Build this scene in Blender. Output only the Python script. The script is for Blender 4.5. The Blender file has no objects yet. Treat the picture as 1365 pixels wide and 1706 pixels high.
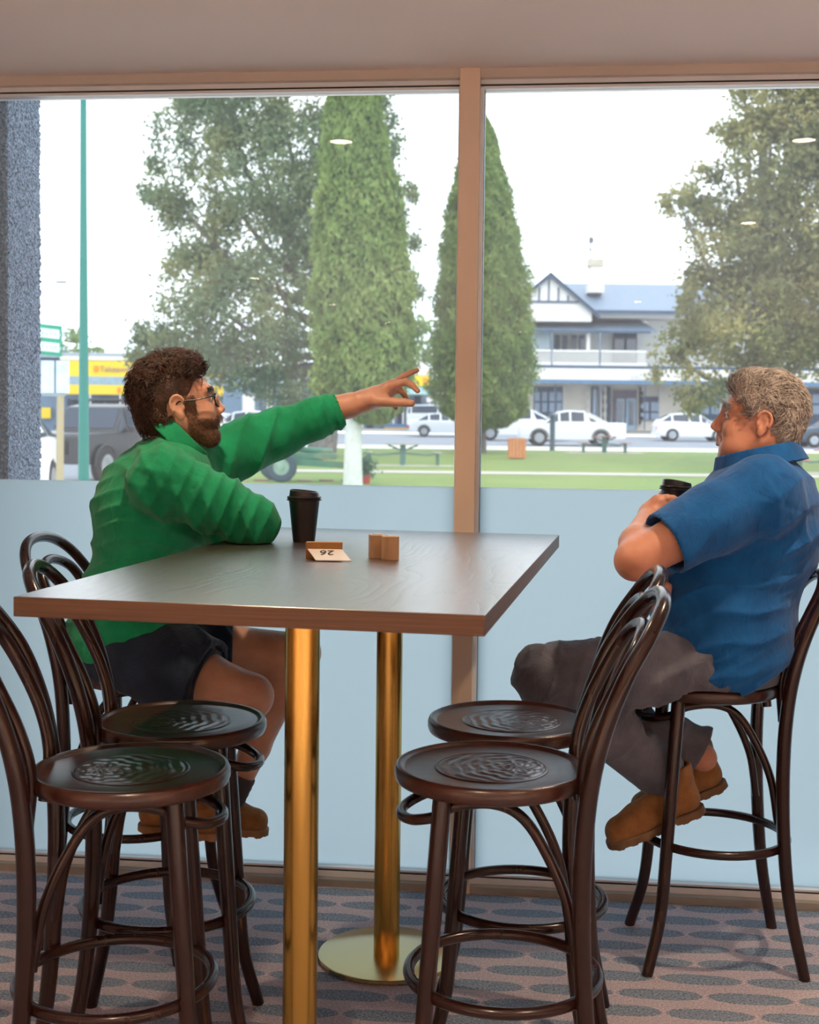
import bpy, bmesh, math, random
import numpy as np
from mathutils import Matrix, Vector, noise
random.seed(7); rng = np.random.default_rng(7)
SC = bpy.context.scene; COL = SC.collection
# ------------------------------------------------------------------ camera
F_PX, PITCH, ROLL, CY, EYE = 2162.4, .0423, .0113, 793.65, 1.4
_fw = np.array([0, math.cos(PITCH), -math.sin(PITCH)]); _u0 = np.array([0, math.sin(PITCH), math.cos(PITCH)]); _r0 = np.array([1., 0, 0])
_rt = _r0*math.cos(ROLL)+_u0*math.sin(ROLL); _up = _u0*math.cos(ROLL)-_r0*math.sin(ROLL)
cam = bpy.data.cameras.new('camera'); co = bpy.data.objects.new('camera', cam); COL.objects.link(co)
M = Matrix.Identity(4)
for i in range(3):
    M[i][0] = _rt[i]; M[i][1] = _up[i]; M[i][2] = -_fw[i]
M[2][3] = EYE
co.matrix_world = M
cam.sensor_fit = 'AUTO'; cam.sensor_width = 36; cam.lens = 36*F_PX/1706; cam.shift_y = -(853-CY)/1706
cam.clip_start = .05; cam.clip_end = 600
cam.dof.use_dof = True; cam.dof.focus_distance = 3.1; cam.dof.aperture_fstop = 6.3
SC.camera = co
# ------------------------------------------------------------------ world, daylight, exposure
W = bpy.data.worlds.new('overcast_sky'); SC.world = W; W.use_nodes = True
wn = W.node_tree.nodes; wl = W.node_tree.links
bg = wn['Background']; bg.inputs[1].default_value = 2.5
tc = wn.new('ShaderNodeTexCoord'); mp = wn.new('ShaderNodeMapping'); mp.inputs['Scale'].default_value = (1, 1, 2.6)
nz = wn.new('ShaderNodeTexNoise'); nz.inputs['Scale'].default_value = 2.2; nz.inputs['Detail'].default_value = 5
cr = wn.new('ShaderNodeValToRGB'); cr.color_ramp.elements[0].position = .35; cr.color_ramp.elements[1].position = .62
cr.color_ramp.elements[0].color = (.84, .94, 1.06, 1); cr.color_ramp.elements[1].color = (.98, 1.0, 1.04, 1)
wl.new(tc.outputs['Generated'], mp.inputs[0]); wl.new(mp.outputs[0], nz.inputs['Vector']); wl.new(nz.outputs['Fac'], cr.inputs[0]); wl.new(cr.outputs[0], bg.inputs[0])
sun = bpy.data.lights.new('cloudy_sun', 'SUN'); sun.energy = .8; sun.angle = math.radians(35); sun.color = (1, .97, .92)
so = bpy.data.objects.new('cloudy_sun', sun); COL.objects.link(so); so.rotation_euler = (math.radians(42), 0, math.radians(28))
SC.view_settings.view_transform = 'Standard'; SC.view_settings.look = 'None'; SC.view_settings.exposure = 0; SC.view_settings.gamma = 1
SC.view_settings.use_curve_mapping = False
SC.cycles.use_denoising = True; SC.cycles.max_bounces = 10; SC.cycles.diffuse_bounces = 5; SC.cycles.glossy_bounces = 5
SC.cycles.transparent_max_bounces = 24; SC.cycles.transmission_bounces = 6; SC.cycles.sample_clamp_indirect = 6; SC.cycles.caustics_reflective = False
# ------------------------------------------------------------------ helpers
def at(u, v, y):
    d = _fw+_rt*(u-682.5)/F_PX-_up*(v-CY)/F_PX
    return np.array([0, 0, EYE])+d*y/d[1]
def atz(u, v, z):
    d = _fw+_rt*(u-682.5)/F_PX-_up*(v-CY)/F_PX
    return np.array([0, 0, EYE])+d*(z-EYE)/d[2]
def tag(o, label=None, cat=None, group=None, kind=None):
    if label: o['label'] = label
    if cat: o['category'] = cat
    if group: o['group'] = group
    if kind: o['kind'] = kind
    return o
def empty(name, loc=(0, 0, 0), rz=0, label=None, cat=None, group=None):
    o = bpy.data.objects.new(name, None); COL.objects.link(o); o.location = loc; o.rotation_euler = (0, 0, rz); o.empty_display_size = .1
    return tag(o, label, cat, group)
def mk(name, V, Fc, mat=None, parent=None, smooth=False):
    me = bpy.data.meshes.new(name); me.from_pydata([tuple(map(float, p)) for p in V], [], [tuple(int(i) for i in f) for f in Fc]); me.update()
    if smooth: me.shade_smooth()
    o = bpy.data.objects.new(name, me); COL.objects.link(o)
    if mat: me.materials.append(mat)
    if parent: o.parent = parent
    return o
def share(name, src, parent=None, loc=None, rot=None, scale=None):
    o = bpy.data.objects.new(name, src.data); COL.objects.link(o)
    if parent: o.parent = parent
    if loc is not None: o.location = loc
    if rot is not None: o.rotation_euler = rot
    if scale is not None: o.scale = scale
    return o
class MB:
    def __init__(s): s.v = []; s.f = []
    def add(s, V, Fc):
        n = len(s.v); s.v += [tuple(p) for p in V]; s.f += [tuple(i+n for i in f) for f in Fc]; return s
    def box(s, x0, x1, y0, y1, z0, z1):
        return s.add([(x0, y0, z0), (x1, y0, z0), (x1, y1, z0), (x0, y1, z0), (x0, y0, z1), (x1, y0, z1), (x1, y1, z1), (x0, y1, z1)],
                     [(0, 3, 2, 1), (4, 5, 6, 7), (0, 1, 5, 4), (1, 2, 6, 5), (2, 3, 7, 6), (3, 0, 4, 7)])
    def tube(s, pts, r, n=10, cap=True, closed=False):
        pts = [Vector(p) for p in pts]; N = len(pts); rr = r if hasattr(r, '__len__') else [r]*N
        V = []; prev = None
        for i, p in enumerate(pts):
            if closed: t = (pts[(i+1) % N]-pts[i-1]).normalized()
            else: t = (pts[min(i+1, N-1)]-pts[max(i-1, 0)]).normalized()
            if prev is None:
                a = Vector((0, 0, 1)) if abs(t.z) < .9 else Vector((1, 0, 0)); x = t.cross(a).normalized()
            else:
                x = (prev-t*prev.dot(t)).normalized()
            prev = x; y = t.cross(x)
            for k in range(n):
                a = 2*math.pi*k/n; V.append(p+(x*math.cos(a)+y*math.sin(a))*rr[i])
        Fc = []
        for i in range(N if closed else N-1):
            j = (i+1) % N
            for k in range(n):
                l = (k+1) % n; Fc.append((i*n+k, i*n+l, j*n+l, j*n+k))
        if cap and not closed: Fc += [tuple(range(n))[::-1], tuple(range((N-1)*n, N*n))]
        return s.add(V, Fc)
    def lathe(s, prof, n=32, c=(0, 0, 0)):
        V = []; Fc = []
        for r, z in prof:
            for k in range(n):
                a = 2*math.pi*k/n; V.append((c[0]+r*math.cos(a), c[1]+r*math.sin(a), c[2]+z))
        for i in range(len(prof)-1):
            for k in range(n):
                l = (k+1) % n; Fc.append((i*n+k, i*n+l, (i+1)*n+l, (i+1)*n+k))
        return s.add(V, Fc)
    def prism(s, poly, y0, y1):      # poly in x,z extruded along y
        n = len(poly); V = [(x, y0, z) for x, z in poly]+[(x, y1, z) for x, z in poly]
        return s.add(V, [tuple(range(n)), tuple(range(2*n-1, n-1, -1))]+[(i, i+n, (i+1) % n+n, (i+1) % n) for i in range(n)])
    def build(s, name, mat=None, parent=None, smooth=False, bevel=0, seg=2, angle=.6):
        o = mk(name, s.v, s.f, mat, parent, smooth)
        if bevel:
            m = o.modifiers.new('edge', 'BEVEL'); m.width = bevel; m.segments = seg; m.limit_method = 'ANGLE'; m.angle_limit = angle
        return o
def xf(o, loc, rz=0):
    o.location = loc; o.rotation_euler = (0, 0, rz); return o
def autosmooth(o, deg=35):
    me = o.data; me.shade_smooth()
    bm = bmesh.new(); bm.from_mesh(me); lim = math.radians(deg)
    for e in bm.edges:
        if len(e.link_faces) == 2 and e.calc_face_angle(0) > lim: e.smooth = False
    bm.to_mesh(me); bm.free(); return o
def spline(P, n=8, closed=False):
    P = [np.array(p, float) for p in P]; N = len(P); out = []
    for i in range(N if closed else N-1):
        p0 = P[(i-1) % N] if closed or i > 0 else 2*P[0]-P[1]; p1 = P[i]; p2 = P[(i+1) % N]
        p3 = P[(i+2) % N] if closed or i+2 < N else 2*P[-1]-P[-2]
        for k in range(n):
            t = k/n; out.append(.5*((2*p1)+(-p0+p2)*t+(2*p0-5*p1+4*p2-p3)*t*t+(-p0+3*p1-3*p2+p3)*t**3))
    if not closed: out.append(P[-1])
    return out
# ------------------------------------------------------------------ materials
class NT:
    def __init__(s, name):
        s.m = bpy.data.materials.new(name); s.m.use_nodes = True; s.t = s.m.node_tree; s.n = s.t.nodes
        s.b = s.n['Principled BSDF']; s.o = s.n['Material Output']
    def N(s, typ, props=None, **inp):
        nd = s.n.new('ShaderNode'+typ)
        for k, v in (props or {}).items(): setattr(nd, k, v)
        for k, v in inp.items():
            k = k.replace('_', ' ') if not k.startswith('i') or not k[1:].isdigit() else int(k[1:])
            s.set(nd.inputs[k], v)
        return nd
    def set(s, sock, v):
        if isinstance(v, bpy.types.NodeSocket): s.t.links.new(v, sock)
        elif isinstance(v, bpy.types.Node): s.t.links.new(v.outputs[0], sock)
        else: sock.default_value = v
    def P(s, **k):
        for a, v in k.items(): s.set(s.b.inputs[a.replace('_', ' ')], v)
        return s
    def math(s, op, a, b=0.0, c=None):
        nd = s.n.new('ShaderNodeMath'); nd.operation = op; s.set(nd.inputs[0], a); s.set(nd.inputs[1], b)
        if c is not None: s.set(nd.inputs[2], c)
        return nd.outputs[0]
    def mix(s, f, a, b):
        nd = s.n.new('ShaderNodeMix'); nd.data_type = 'RGBA'; s.set(nd.inputs[0], f); s.set(nd.inputs[6], a); s.set(nd.inputs[7], b); return nd.outputs[2]
    def ramp(s, f, stops):
        nd = s.n.new('ShaderNodeValToRGB'); e = nd.color_ramp.elements
        while len(e) < len(stops): e.new(.5)
        for q, (p, c) in zip(e, stops): q.position = p; q.color = c4(c)
        s.set(nd.inputs[0], f); return nd.outputs[0]
    def obj(s, scale=(1, 1, 1), rot=(0, 0, 0)):
        t = s.N('TexCoord'); m = s.n.new('ShaderNodeMapping'); m.inputs['Scale'].default_value = scale; m.inputs['Rotation'].default_value = rot
        s.t.links.new(t.outputs['Object'], m.inputs[0]); return m.outputs[0]
    def noise(s, vec, scale, detail=3, rough=.5, dist=0):
        nd = s.n.new('ShaderNodeTexNoise'); s.set(nd.inputs['Vector'], vec); nd.inputs['Scale'].default_value = scale; nd.inputs['Detail'].default_value = detail
        nd.inputs['Roughness'].default_value = rough; nd.inputs['Distortion'].default_value = dist; return nd.outputs[0]
    def bump(s, h, strength=.3, dist=.002, nrm=None):
        nd = s.n.new('ShaderNodeBump'); s.set(nd.inputs['Height'], h); nd.inputs['Strength'].default_value = strength; nd.inputs['Distance'].default_value = dist
        if nrm is not None: s.set(nd.inputs['Normal'], nrm)
        s.t.links.new(nd.outputs[0], s.b.inputs['Normal']); return nd.outputs[0]
def c4(c): return (c[0], c[1], c[2], 1) if len(c) == 3 else c
def srgb(r, g, b):
    f = lambda x: (x/255/12.92 if x/255 <= .04045 else ((x/255+.055)/1.055)**2.4)
    return (f(r), f(g), f(b), 1)
_cache = {}
def plain(col, rough=.6, metal=0, var=.12, scale=6, spec=.5, bump=0):
    key = (tuple(col), rough, metal, var, scale, spec, bump)
    if key in _cache: return _cache[key]
    t = NT('paint'); v = t.obj(); n = t.noise(v, scale, 4)
    c = np.array(col[:3]); t.P(Base_Color=t.ramp(n, [(.3, c*(1-var)), (.7, c*(1+var))]), Roughness=rough, Metallic=metal)
    t.b.inputs['Specular IOR Level'].default_value = spec
    if bump: t.bump(t.noise(v, scale*12, 3), .4, bump)
    _cache[key] = t.m; return t.m
def mahogany():
    t = NT('dark_mahogany'); v = t.obj((1, 1, .18)); n = t.noise(v, 60, 4, .6, .6); b = t.noise(t.obj(), 7, 2)
    t.P(Base_Color=t.mix(t.math('MULTIPLY', b, .5), t.ramp(n, [(.3, (.009, .003, .0025)), (.7, (.022, .006, .0045))]), (.032, .009, .006, 1)), Roughness=t.ramp(n, [(.2, (.2,)*3), (.8, (.3,)*3)]))
    t.b.inputs['Coat Weight'].default_value = .3; t.b.inputs['Coat Roughness'].default_value = .15; t.b.inputs['Specular IOR Level'].default_value = .35
    t.bump(n, .12, .001); return t.m
def seatmat():
    t = NT('seat_mahogany'); v = t.obj((.25, 1, 1)); n = t.noise(v, 55, 4, .6, .8)
    t.P(Base_Color=t.ramp(n, [(.3, (.024, .007, .004)), (.7, (.058, .016, .009))]), Roughness=.27)
    t.b.inputs['Coat Weight'].default_value = .35; t.b.inputs['Coat Roughness'].default_value = .29
    t.bump(n, .1, .001); return t.m
def tablemat():
    t = NT('table_wood')
    v = t.obj((1, 1, 1)); d = t.noise(t.obj((1.6, .45, 1)), 2.2, 2, .5)
    sx = t.N('SeparateXYZ', i0=v)
    # cathedral grain: rings of a stretched, warped distance field running down the length
    g = t.math('ADD', t.math('MULTIPLY', sx.outputs[0], 55), t.math('MULTIPLY', d, 62))
    fine = t.noise(t.obj((160, 5, 5)), 1, 3, .7)
    g = t.math('ADD', g, t.math('MULTIPLY', fine, 1.6))
    w = t.math('ABSOLUTE', t.math('SINE', g)); w = t.math('POWER', w, .45)
    t.P(Base_Color=t.mix(w, (.016, .008, .005, 1), t.ramp(fine, [(.3, (.036, .017, .010)), (.7, (.055, .026, .014))])), Roughness=t.ramp(fine, [(.2, (.32,)*3), (.8, (.40,)*3)]))
    h = t.math('ADD', w, t.math('MULTIPLY', fine, .3)); t.bump(h, .7, .0014)
    t.b.inputs['Specular IOR Level'].default_value = 1.0; t.b.inputs['Coat Weight'].default_value = 1; t.b.inputs['Coat Roughness'].default_value = .29; t.b.inputs['Coat IOR'].default_value = 1.9
    return t.m
def edgemat():
    t = NT('table_edge_wood'); n = t.noise(t.obj((3, 3, 160)), 1.5, 4, .6)
    t.P(Base_Color=t.ramp(n, [(.3, (.058, .024, .010)), (.7, (.12, .052, .022))]), Roughness=.45); t.bump(n, .25, .001); return t.m
def brass(r=.24, col=(.60, .36, .09)):
    t = NT('brushed_brass'); n = t.noise(t.obj((60, 60, .6)), 3, 3)
    t.P(Base_Color=c4(col), Metallic=1.0, Roughness=t.ramp(n, [(.2, (r*.85,)*3), (.8, (r*1.2,)*3)])); t.b.inputs['Anisotropic'].default_value = .5
    return t.m
def carpet():
    t = NT('carpet'); v = t.obj((1, 1, 1), (0, 0, math.radians(5.5))); nz = t.noise(v, 170, 3, .7); nb = t.noise(v, 5, 3)
    sx = t.N('SeparateXYZ', i0=v); X, Y = sx.outputs[0], sx.outputs[1]
    Y = t.math('ADD', Y, t.math('MULTIPLY', t.noise(v, 9, 1), .012))
    row = t.math('DIVIDE', Y, .098); fl = t.math('FLOOR', row); par = t.math('MODULO', t.math('ABSOLUTE', fl), 2)
    px = t.math('SUBTRACT', t.math('FRACT', t.math('ADD', t.math('DIVIDE', X, .218), t.math('MULTIPLY', par, .5))), .5)
    py = t.math('SUBTRACT', t.math('FRACT', row), .5)
    a = t.math('POWER', t.math('ABSOLUTE', t.math('MULTIPLY', px, .218/.103)), 2.6); b = t.math('POWER', t.math('ABSOLUTE', t.math('MULTIPLY', py, .098/.030)), 2.2)
    d = t.math('ADD', a, b); d = t.math('ADD', d, t.math('MULTIPLY', t.math('SUBTRACT', nz, .5), .35))
    inside = t.ramp(d, [(.9, (1,)*3), (1.08, (0,)*3)])
    rings = t.ramp(t.math('SINE', t.math('MULTIPLY', t.math('SQRT', d), 36)), [(.35, (0,)*3), (.65, (1,)*3)])
    blue = t.ramp(nz, [(.36, (.09, .13, .18)), (.64, (.40, .48, .58))])
    pink = t.mix(rings, t.ramp(nz, [(.36, (.36, .29, .32)), (.64, (.64, .56, .61))]), t.ramp(nz, [(.36, (.50, .41, .43)), (.66, (.86, .78, .80))]))
    c = t.mix(inside, pink, blue); c = t.mix(t.math('MULTIPLY', nb, .25), c, (.16, .2, .27, 1))
    t.P(Base_Color=c, Roughness=.95); t.b.inputs['Specular IOR Level'].default_value = .1
    t.bump(t.math('ADD', nz, t.math('MULTIPLY', inside, .6)), .8, .004); return t.m
def wallpaint(col, b=.001, r=.8):
    t = NT('wall_paint'); v = t.obj(); n = t.noise(v, 90, 3); m = t.noise(v, 1.2, 2); c = np.array(col[:3])
    t.P(Base_Color=t.ramp(m, [(.3, c*.97), (.7, c*1.02)]), Roughness=r); t.bump(n, .2, b); return t.m
def glassmat():
    t = NT('hazed_glass'); n = t.noise(t.obj(), 1.3, 3)
    tr = t.N('BsdfTransparent', Color=(.965, .985, .985, 1)); gl = t.N('BsdfGlossy', Color=(1, 1, 1, 1), Roughness=.0)
    fr = t.N('Fresnel', IOR=1.38); tl = t.N('BsdfTranslucent', Color=(.86, .95, 1, 1))
    a = t.n.new('ShaderNodeMixShader'); t.set(a.inputs[0], fr.outputs[0]); t.set(a.inputs[1], tr.outputs[0]); t.set(a.inputs[2], gl.outputs[0])
    b = t.n.new('ShaderNodeMixShader'); t.set(b.inputs[0], t.ramp(n, [(.3, (.032,)*3), (.7, (.052,)*3)])); t.set(b.inputs[1], a.outputs[0]); t.set(b.inputs[2], tl.outputs[0])  # translucent share puts the washed-out outdoor haze into the glass itself
    t.set(t.o.inputs[0], b.outputs[0]); return t.m
def filmmat():
    t = NT('frosted_film'); n = t.noise(t.obj(), 700, 2)
    tl = t.N('BsdfTranslucent', Color=(.84, .93, .97, 1)); df = t.N('BsdfDiffuse', Color=(.55, .68, .75, 1))
    a = t.n.new('ShaderNodeMixShader'); t.set(a.inputs[0], t.ramp(n, [(.3, (.04,)*3), (.7, (.07,)*3)])); t.set(a.inputs[1], tl.outputs[0]); t.set(a.inputs[2], df.outputs[0])
    t.set(t.o.inputs[0], a.outputs[0]); return t.m
def emit(col, s):
    t = NT('lamp_glow'); e = t.N('Emission', Color=c4(col), Strength=s); t.set(t.o.inputs[0], e.outputs[0]); return t.m
WOOD, SEAT = mahogany(), seatmat()
GLASS = glassmat(); FILM = filmmat()
# ------------------------------------------------------------------ room shell
D0, TA = 3.8717, .1078
WA = -math.atan(TA); wx = np.array([math.cos(WA), math.sin(WA), 0]); wy = np.array([-math.sin(WA), math.cos(WA), 0])
WLOC = (0, D0, 0)
def wbox(name, x0, x1, y0, y1, z0, z1, mat, parent=None, bevel=0, kind='structure', label=None):
    mb = MB().box(x0, x1, y0, y1, z0, z1); o = mb.build(name, mat, parent, bevel=bevel)
    if parent is None: xf(o, WLOC, WA)
    return tag(o, label, kind=kind if parent is None else None)
ZC = 2.425
FRAME = plain(srgb(196, 186, 178), .45, 0, .03, 3); LIGHTAL = plain(srgb(232, 238, 244), .3, .1, .02, 3); GASK = plain(srgb(30, 34, 38), .6)
tag(MB().box(-3.05, 3.45, -8, 5.2, -.12, 0).build('floor', carpet()), 'blue grey carpet with pale pink swirl outlined ovals', kind='structure')
# floor and ceiling stop on the window line
bpy.data.objects['floor'].data.clear_geometry()
yl, yr = D0+3.05*TA, D0-3.45*TA
def slab(z0, z1): return [(-3.05, -8, z0), (3.45, -8, z0), (3.45, yr+.12, z0), (-3.05, yl+.12, z0), (-3.05, -8, z1), (3.45, -8, z1), (3.45, yr+.12, z1), (-3.05, yl+.12, z1)]
BF = [(0, 3, 2, 1), (4, 5, 6, 7), (0, 1, 5, 4), (1, 2, 6, 5), (2, 3, 7, 6), (3, 0, 4, 7)]
bpy.data.objects['floor'].data.from_pydata(slab(-.12, 0), [], BF)
tag(mk('ceiling', slab(ZC, ZC+.25), BF, wallpaint(srgb(240, 226, 220))), 'plain painted ceiling with recessed downlights', kind='structure')
WP = wallpaint(srgb(206, 184, 166))
tag(MB().box(-3.25, -3.05, -8, yl+.1, 0, ZC+.25).build('wall_left', WP), 'painted side wall', kind='structure')
tag(MB().box(3.45, 3.65, -8, yr+.1, 0, ZC+.25).build('wall_right', WP), 'painted side wall', kind='structure')
tag(MB().box(-3.25, 3.65, -8.2, -8, 0, ZC+.25).build('wall_back', WP), 'painted rear wall', kind='structure')
X0, X1 = -3.06, 3.46
wbox('trim_1', X0, X1, -.045, .055, ZC-.027, ZC, FRAME, label='taupe head trim above the glass')
wbox('trim_2', X0, X1, -.02, .05, ZC-.040, ZC-.027, LIGHTAL, label='pale aluminium head strip')
wbox('trim_3', X0, X1, -.016, .045, ZC-.044, ZC-.040, GASK, label='thin black gasket at the head')
wbox('trim_4', X0, X1, -.014, .04, ZC-.052, ZC-.044, LIGHTAL, label='pale glazing bead at the head')
wbox('trim_5', X0, X1, .06, .085, ZC-.037, ZC+.6, plain(srgb(22, 34, 46), .5, 0, .2, 9), label='dark outside lintel above the window')
wbox('trim_6', X0, X1, -.05, .055, 0, .022, plain(srgb(150, 148, 140), .5), label='taupe floor sill under the frosted glass')
wbox('trim_7', X0, X1, -.025, .05, .022, .040, LIGHTAL, label='pale aluminium sill strip')
wbox('trim_8', X0, X1, -.022, .045, .040, .044, GASK, label='thin dark gasket at the sill')
wbox('trim_9', X0, X1, -.020, .04, .044, .050, LIGHTAL, label='pale glazing bead at the sill')
mxw = .168/math.cos(WA)
wbox('trim_10', mxw-.0295, mxw+.0295, -.055, .06, 0, ZC, wallpaint(srgb(222, 202, 182), r=.5), bevel=.002, label='beige window mullion between the two panes')
wbox('trim_11', mxw+.0295, mxw+.0405, -.03, .05, .05, ZC-.052, LIGHTAL, label='pale glazing bead beside the mullion')
wbox('trim_12', mxw+.0405, mxw+.042, -.012, .045, .05, ZC-.052, plain(srgb(70, 100, 115), .5), label='dark gasket line beside the mullion')
wbox('trim_13', mxw-.0345, mxw-.0295, -.018, .05, .05, ZC-.052, LIGHTAL, label='pale glazing bead on the far side of the mullion')
for nm, a, b, lb in (('window_1', X0, mxw-.0345, 'large clear pane on the left of the mullion'), ('window_2', mxw+.042, X1, 'large clear pane on the right of the mullion')):
    g = wbox(nm, a, b, .012, .018, .05, ZC-.052, GLASS, label=lb)
    tag(wbox('frosted_film', a, b, .004, .0075, .05, 1.207, FILM, parent=g), 'frosted film covering the lower half of the glass')
# roof slab outside above the room, so that the daylight only comes in by the glass
tag(mk('roof', [(x*1.05, y+(.25 if y > 0 else -.3), z+.25) for x, y, z in slab(ZC, ZC+.5)], BF, plain(srgb(120, 120, 120))), 'flat roof of the cafe', kind='structure')
# pebble-dashed pier just outside the glass
def pebble():
    t = NT('pebble_dash'); v = t.obj(); vo = t.N('TexVoronoi', {'feature': 'F1'}, Vector=v, Scale=95.); n = t.noise(v, 60, 2)
    t.P(Base_Color=t.mix(vo.outputs['Distance'], t.ramp(n, [(.3, (.27, .36, .50)), (.7, (.46, .56, .70))]), t.ramp(n, [(.3, (.07, .10, .16)), (.7, (.17, .22, .31))])), Roughness=.85)
    t.bump(vo.outputs['Distance'], 1, .012); return t.m
def pier():
    r = empty('pebbled_pier', (0, 0, 0), 0, 'blue grey pebble-dashed concrete pier outside the window at the far left', 'pier')
    px1 = at(13, 500, 4.4)[0]; y0, y1 = 4.4, px1/at(67, 500, 1.0)[0]
    st = .0055; zs = np.linspace(-.1, 2.9, int(3/st)); nz_ = len(zs)
    def face(name, a0, a1, side, mat):
        n = int((a1-a0)/st); aa = np.linspace(a0, a1, n); A, B = np.meshgrid(aa, zs, indexing='ij')
        q = rng.random(A.shape); h = (q+np.roll(q, 1, 0)+np.roll(q, 1, 1))/3*.016; h[0] = h[0]*.3
        if side: V = np.stack([px1+h-.008, A+0*B, B], -1)
        else: V = np.stack([A, y0-h+.008, B], -1)
        V = V.reshape(-1, 3); Fc = [(i*nz_+j, (i+1)*nz_+j, (i+1)*nz_+j+1, i*nz_+j+1) for i in range(n-1) for j in range(nz_-1)]
        mk(name, V, Fc, mat, r)
    face('pebbled_return', y0, y1, True, PEB); face('pebbled_front', px1-.45, px1, False, PEB)
    MB().box(px1-.45, px1-.004, y0+.010, y1-.01, -.1, 2.9).build('concrete_core', plain(srgb(84, 96, 112), .8), r)
PEB = pebble(); pier()
# ------------------------------------------------------------------ downlights
BAF = plain(srgb(235, 225, 215), .4); GLOW = emit((1, .80, .55), 55)
def downlight(x, y, label, power, ang=100, tilt=None):
    r = empty('downlight', (x, y, ZC), 0, label, 'ceiling light', 'recessed ceiling downlights')
    autosmooth(MB().lathe([(.040, .0), (.042, -.006), (.056, -.006), (.058, 0), (.058, .01)], 36).build('trim_ring', BAF, r))
    MB().lathe([(.001, -.002), (.041, -.002), (.041, .001)], 36).build('lens', GLOW, r)
    l = bpy.data.lights.new('lamp', 'SPOT'); l.energy = power; l.color = (1, .74, .50); l.spot_size = math.radians(ang); l.spot_blend = .5; l.shadow_soft_size = .03
    o = bpy.data.objects.new('lamp', l); COL.objects.link(o); o.parent = r; o.location = (0, 0, -.03)
    if tilt: o.rotation_euler = tilt
LP = 85
downlight(-.455, 3.045, 'ceiling downlight glowing above the man in the green shirt', LP*.55)
downlight(1.195, 2.80, 'ceiling downlight above the man in the blue shirt', LP*.8)
downlight(1.08, .86, 'ceiling downlight in the second row from the window on the right', LP*1.2)
downlight(-.33, 1.0, 'ceiling downlight in the second row from the window on the left', LP*.9)
downlight(-1.10, -6.9, 'ceiling downlight deep in the room behind the viewpoint', LP)
for lx, ls in ((-2.3, 'left'), (.35, 'middle'), (2.6, 'right')):  # added lamps out of view; their bounce off the carpet lifts the ceiling
    for ly, ln in ((-1.3, 'third'), (-3.4, 'fourth'), (-5.5, 'fifth')):
        downlight(lx, ly, 'unseen downlight added to brighten the ceiling, %s row from the window, %s of the room' % (ln, ls), LP*12, 76)
# ------------------------------------------------------------------ bar table
TBL = .191; TW, TL, TH, TT = .8252, 1.5538, 1.0888, .036
ex = np.array([math.cos(TBL), -math.sin(TBL)]); ey = np.array([math.sin(TBL), math.cos(TBL)]); FR = np.array([.1246, 2.0843])
tc2 = FR-ex*TW/2+ey*TL/2
T = empty('bar_table', (tc2[0], tc2[1], 0), -TBL, 'tall rectangular brown wooden bar table on two round brass columns', 'table')
top = MB().box(-TW/2, TW/2, -TL/2, TL/2, TH-TT+.001, TH).build('tabletop', tablemat(), T, bevel=.0015)
top.data.materials.append(edgemat())
for p in top.data.polygons:
    if abs(p.normal.z) < .5: p.material_index = 1
BR, BR2 = brass(), brass(.2, (.72, .55, .28))
for px, py in ((-.2047, 2.5133), (-.0464, 3.3412)):
    q = np.array([px, py])-tc2; lx, ly = q@ex, q@ey
    c = autosmooth(MB().lathe([(.0338, .012), (.0338, TH-TT)], 48, (lx, ly, 0)).build('brass_column', BR, T))
    autosmooth(MB().lathe([(.001, 0), (.175, 0), (.178, .003), (.178, .010), (.175, .012), (.05, .0125), (.001, .0125)], 64, (lx, ly, 0)).build('base_plate', BR2, T))
    MB().box(lx-.09, lx+.09, ly-.09, ly+.09, TH-TT-.006, TH-TT).build('mounting_plate', plain(srgb(30, 28, 26), .5), T)
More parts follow.
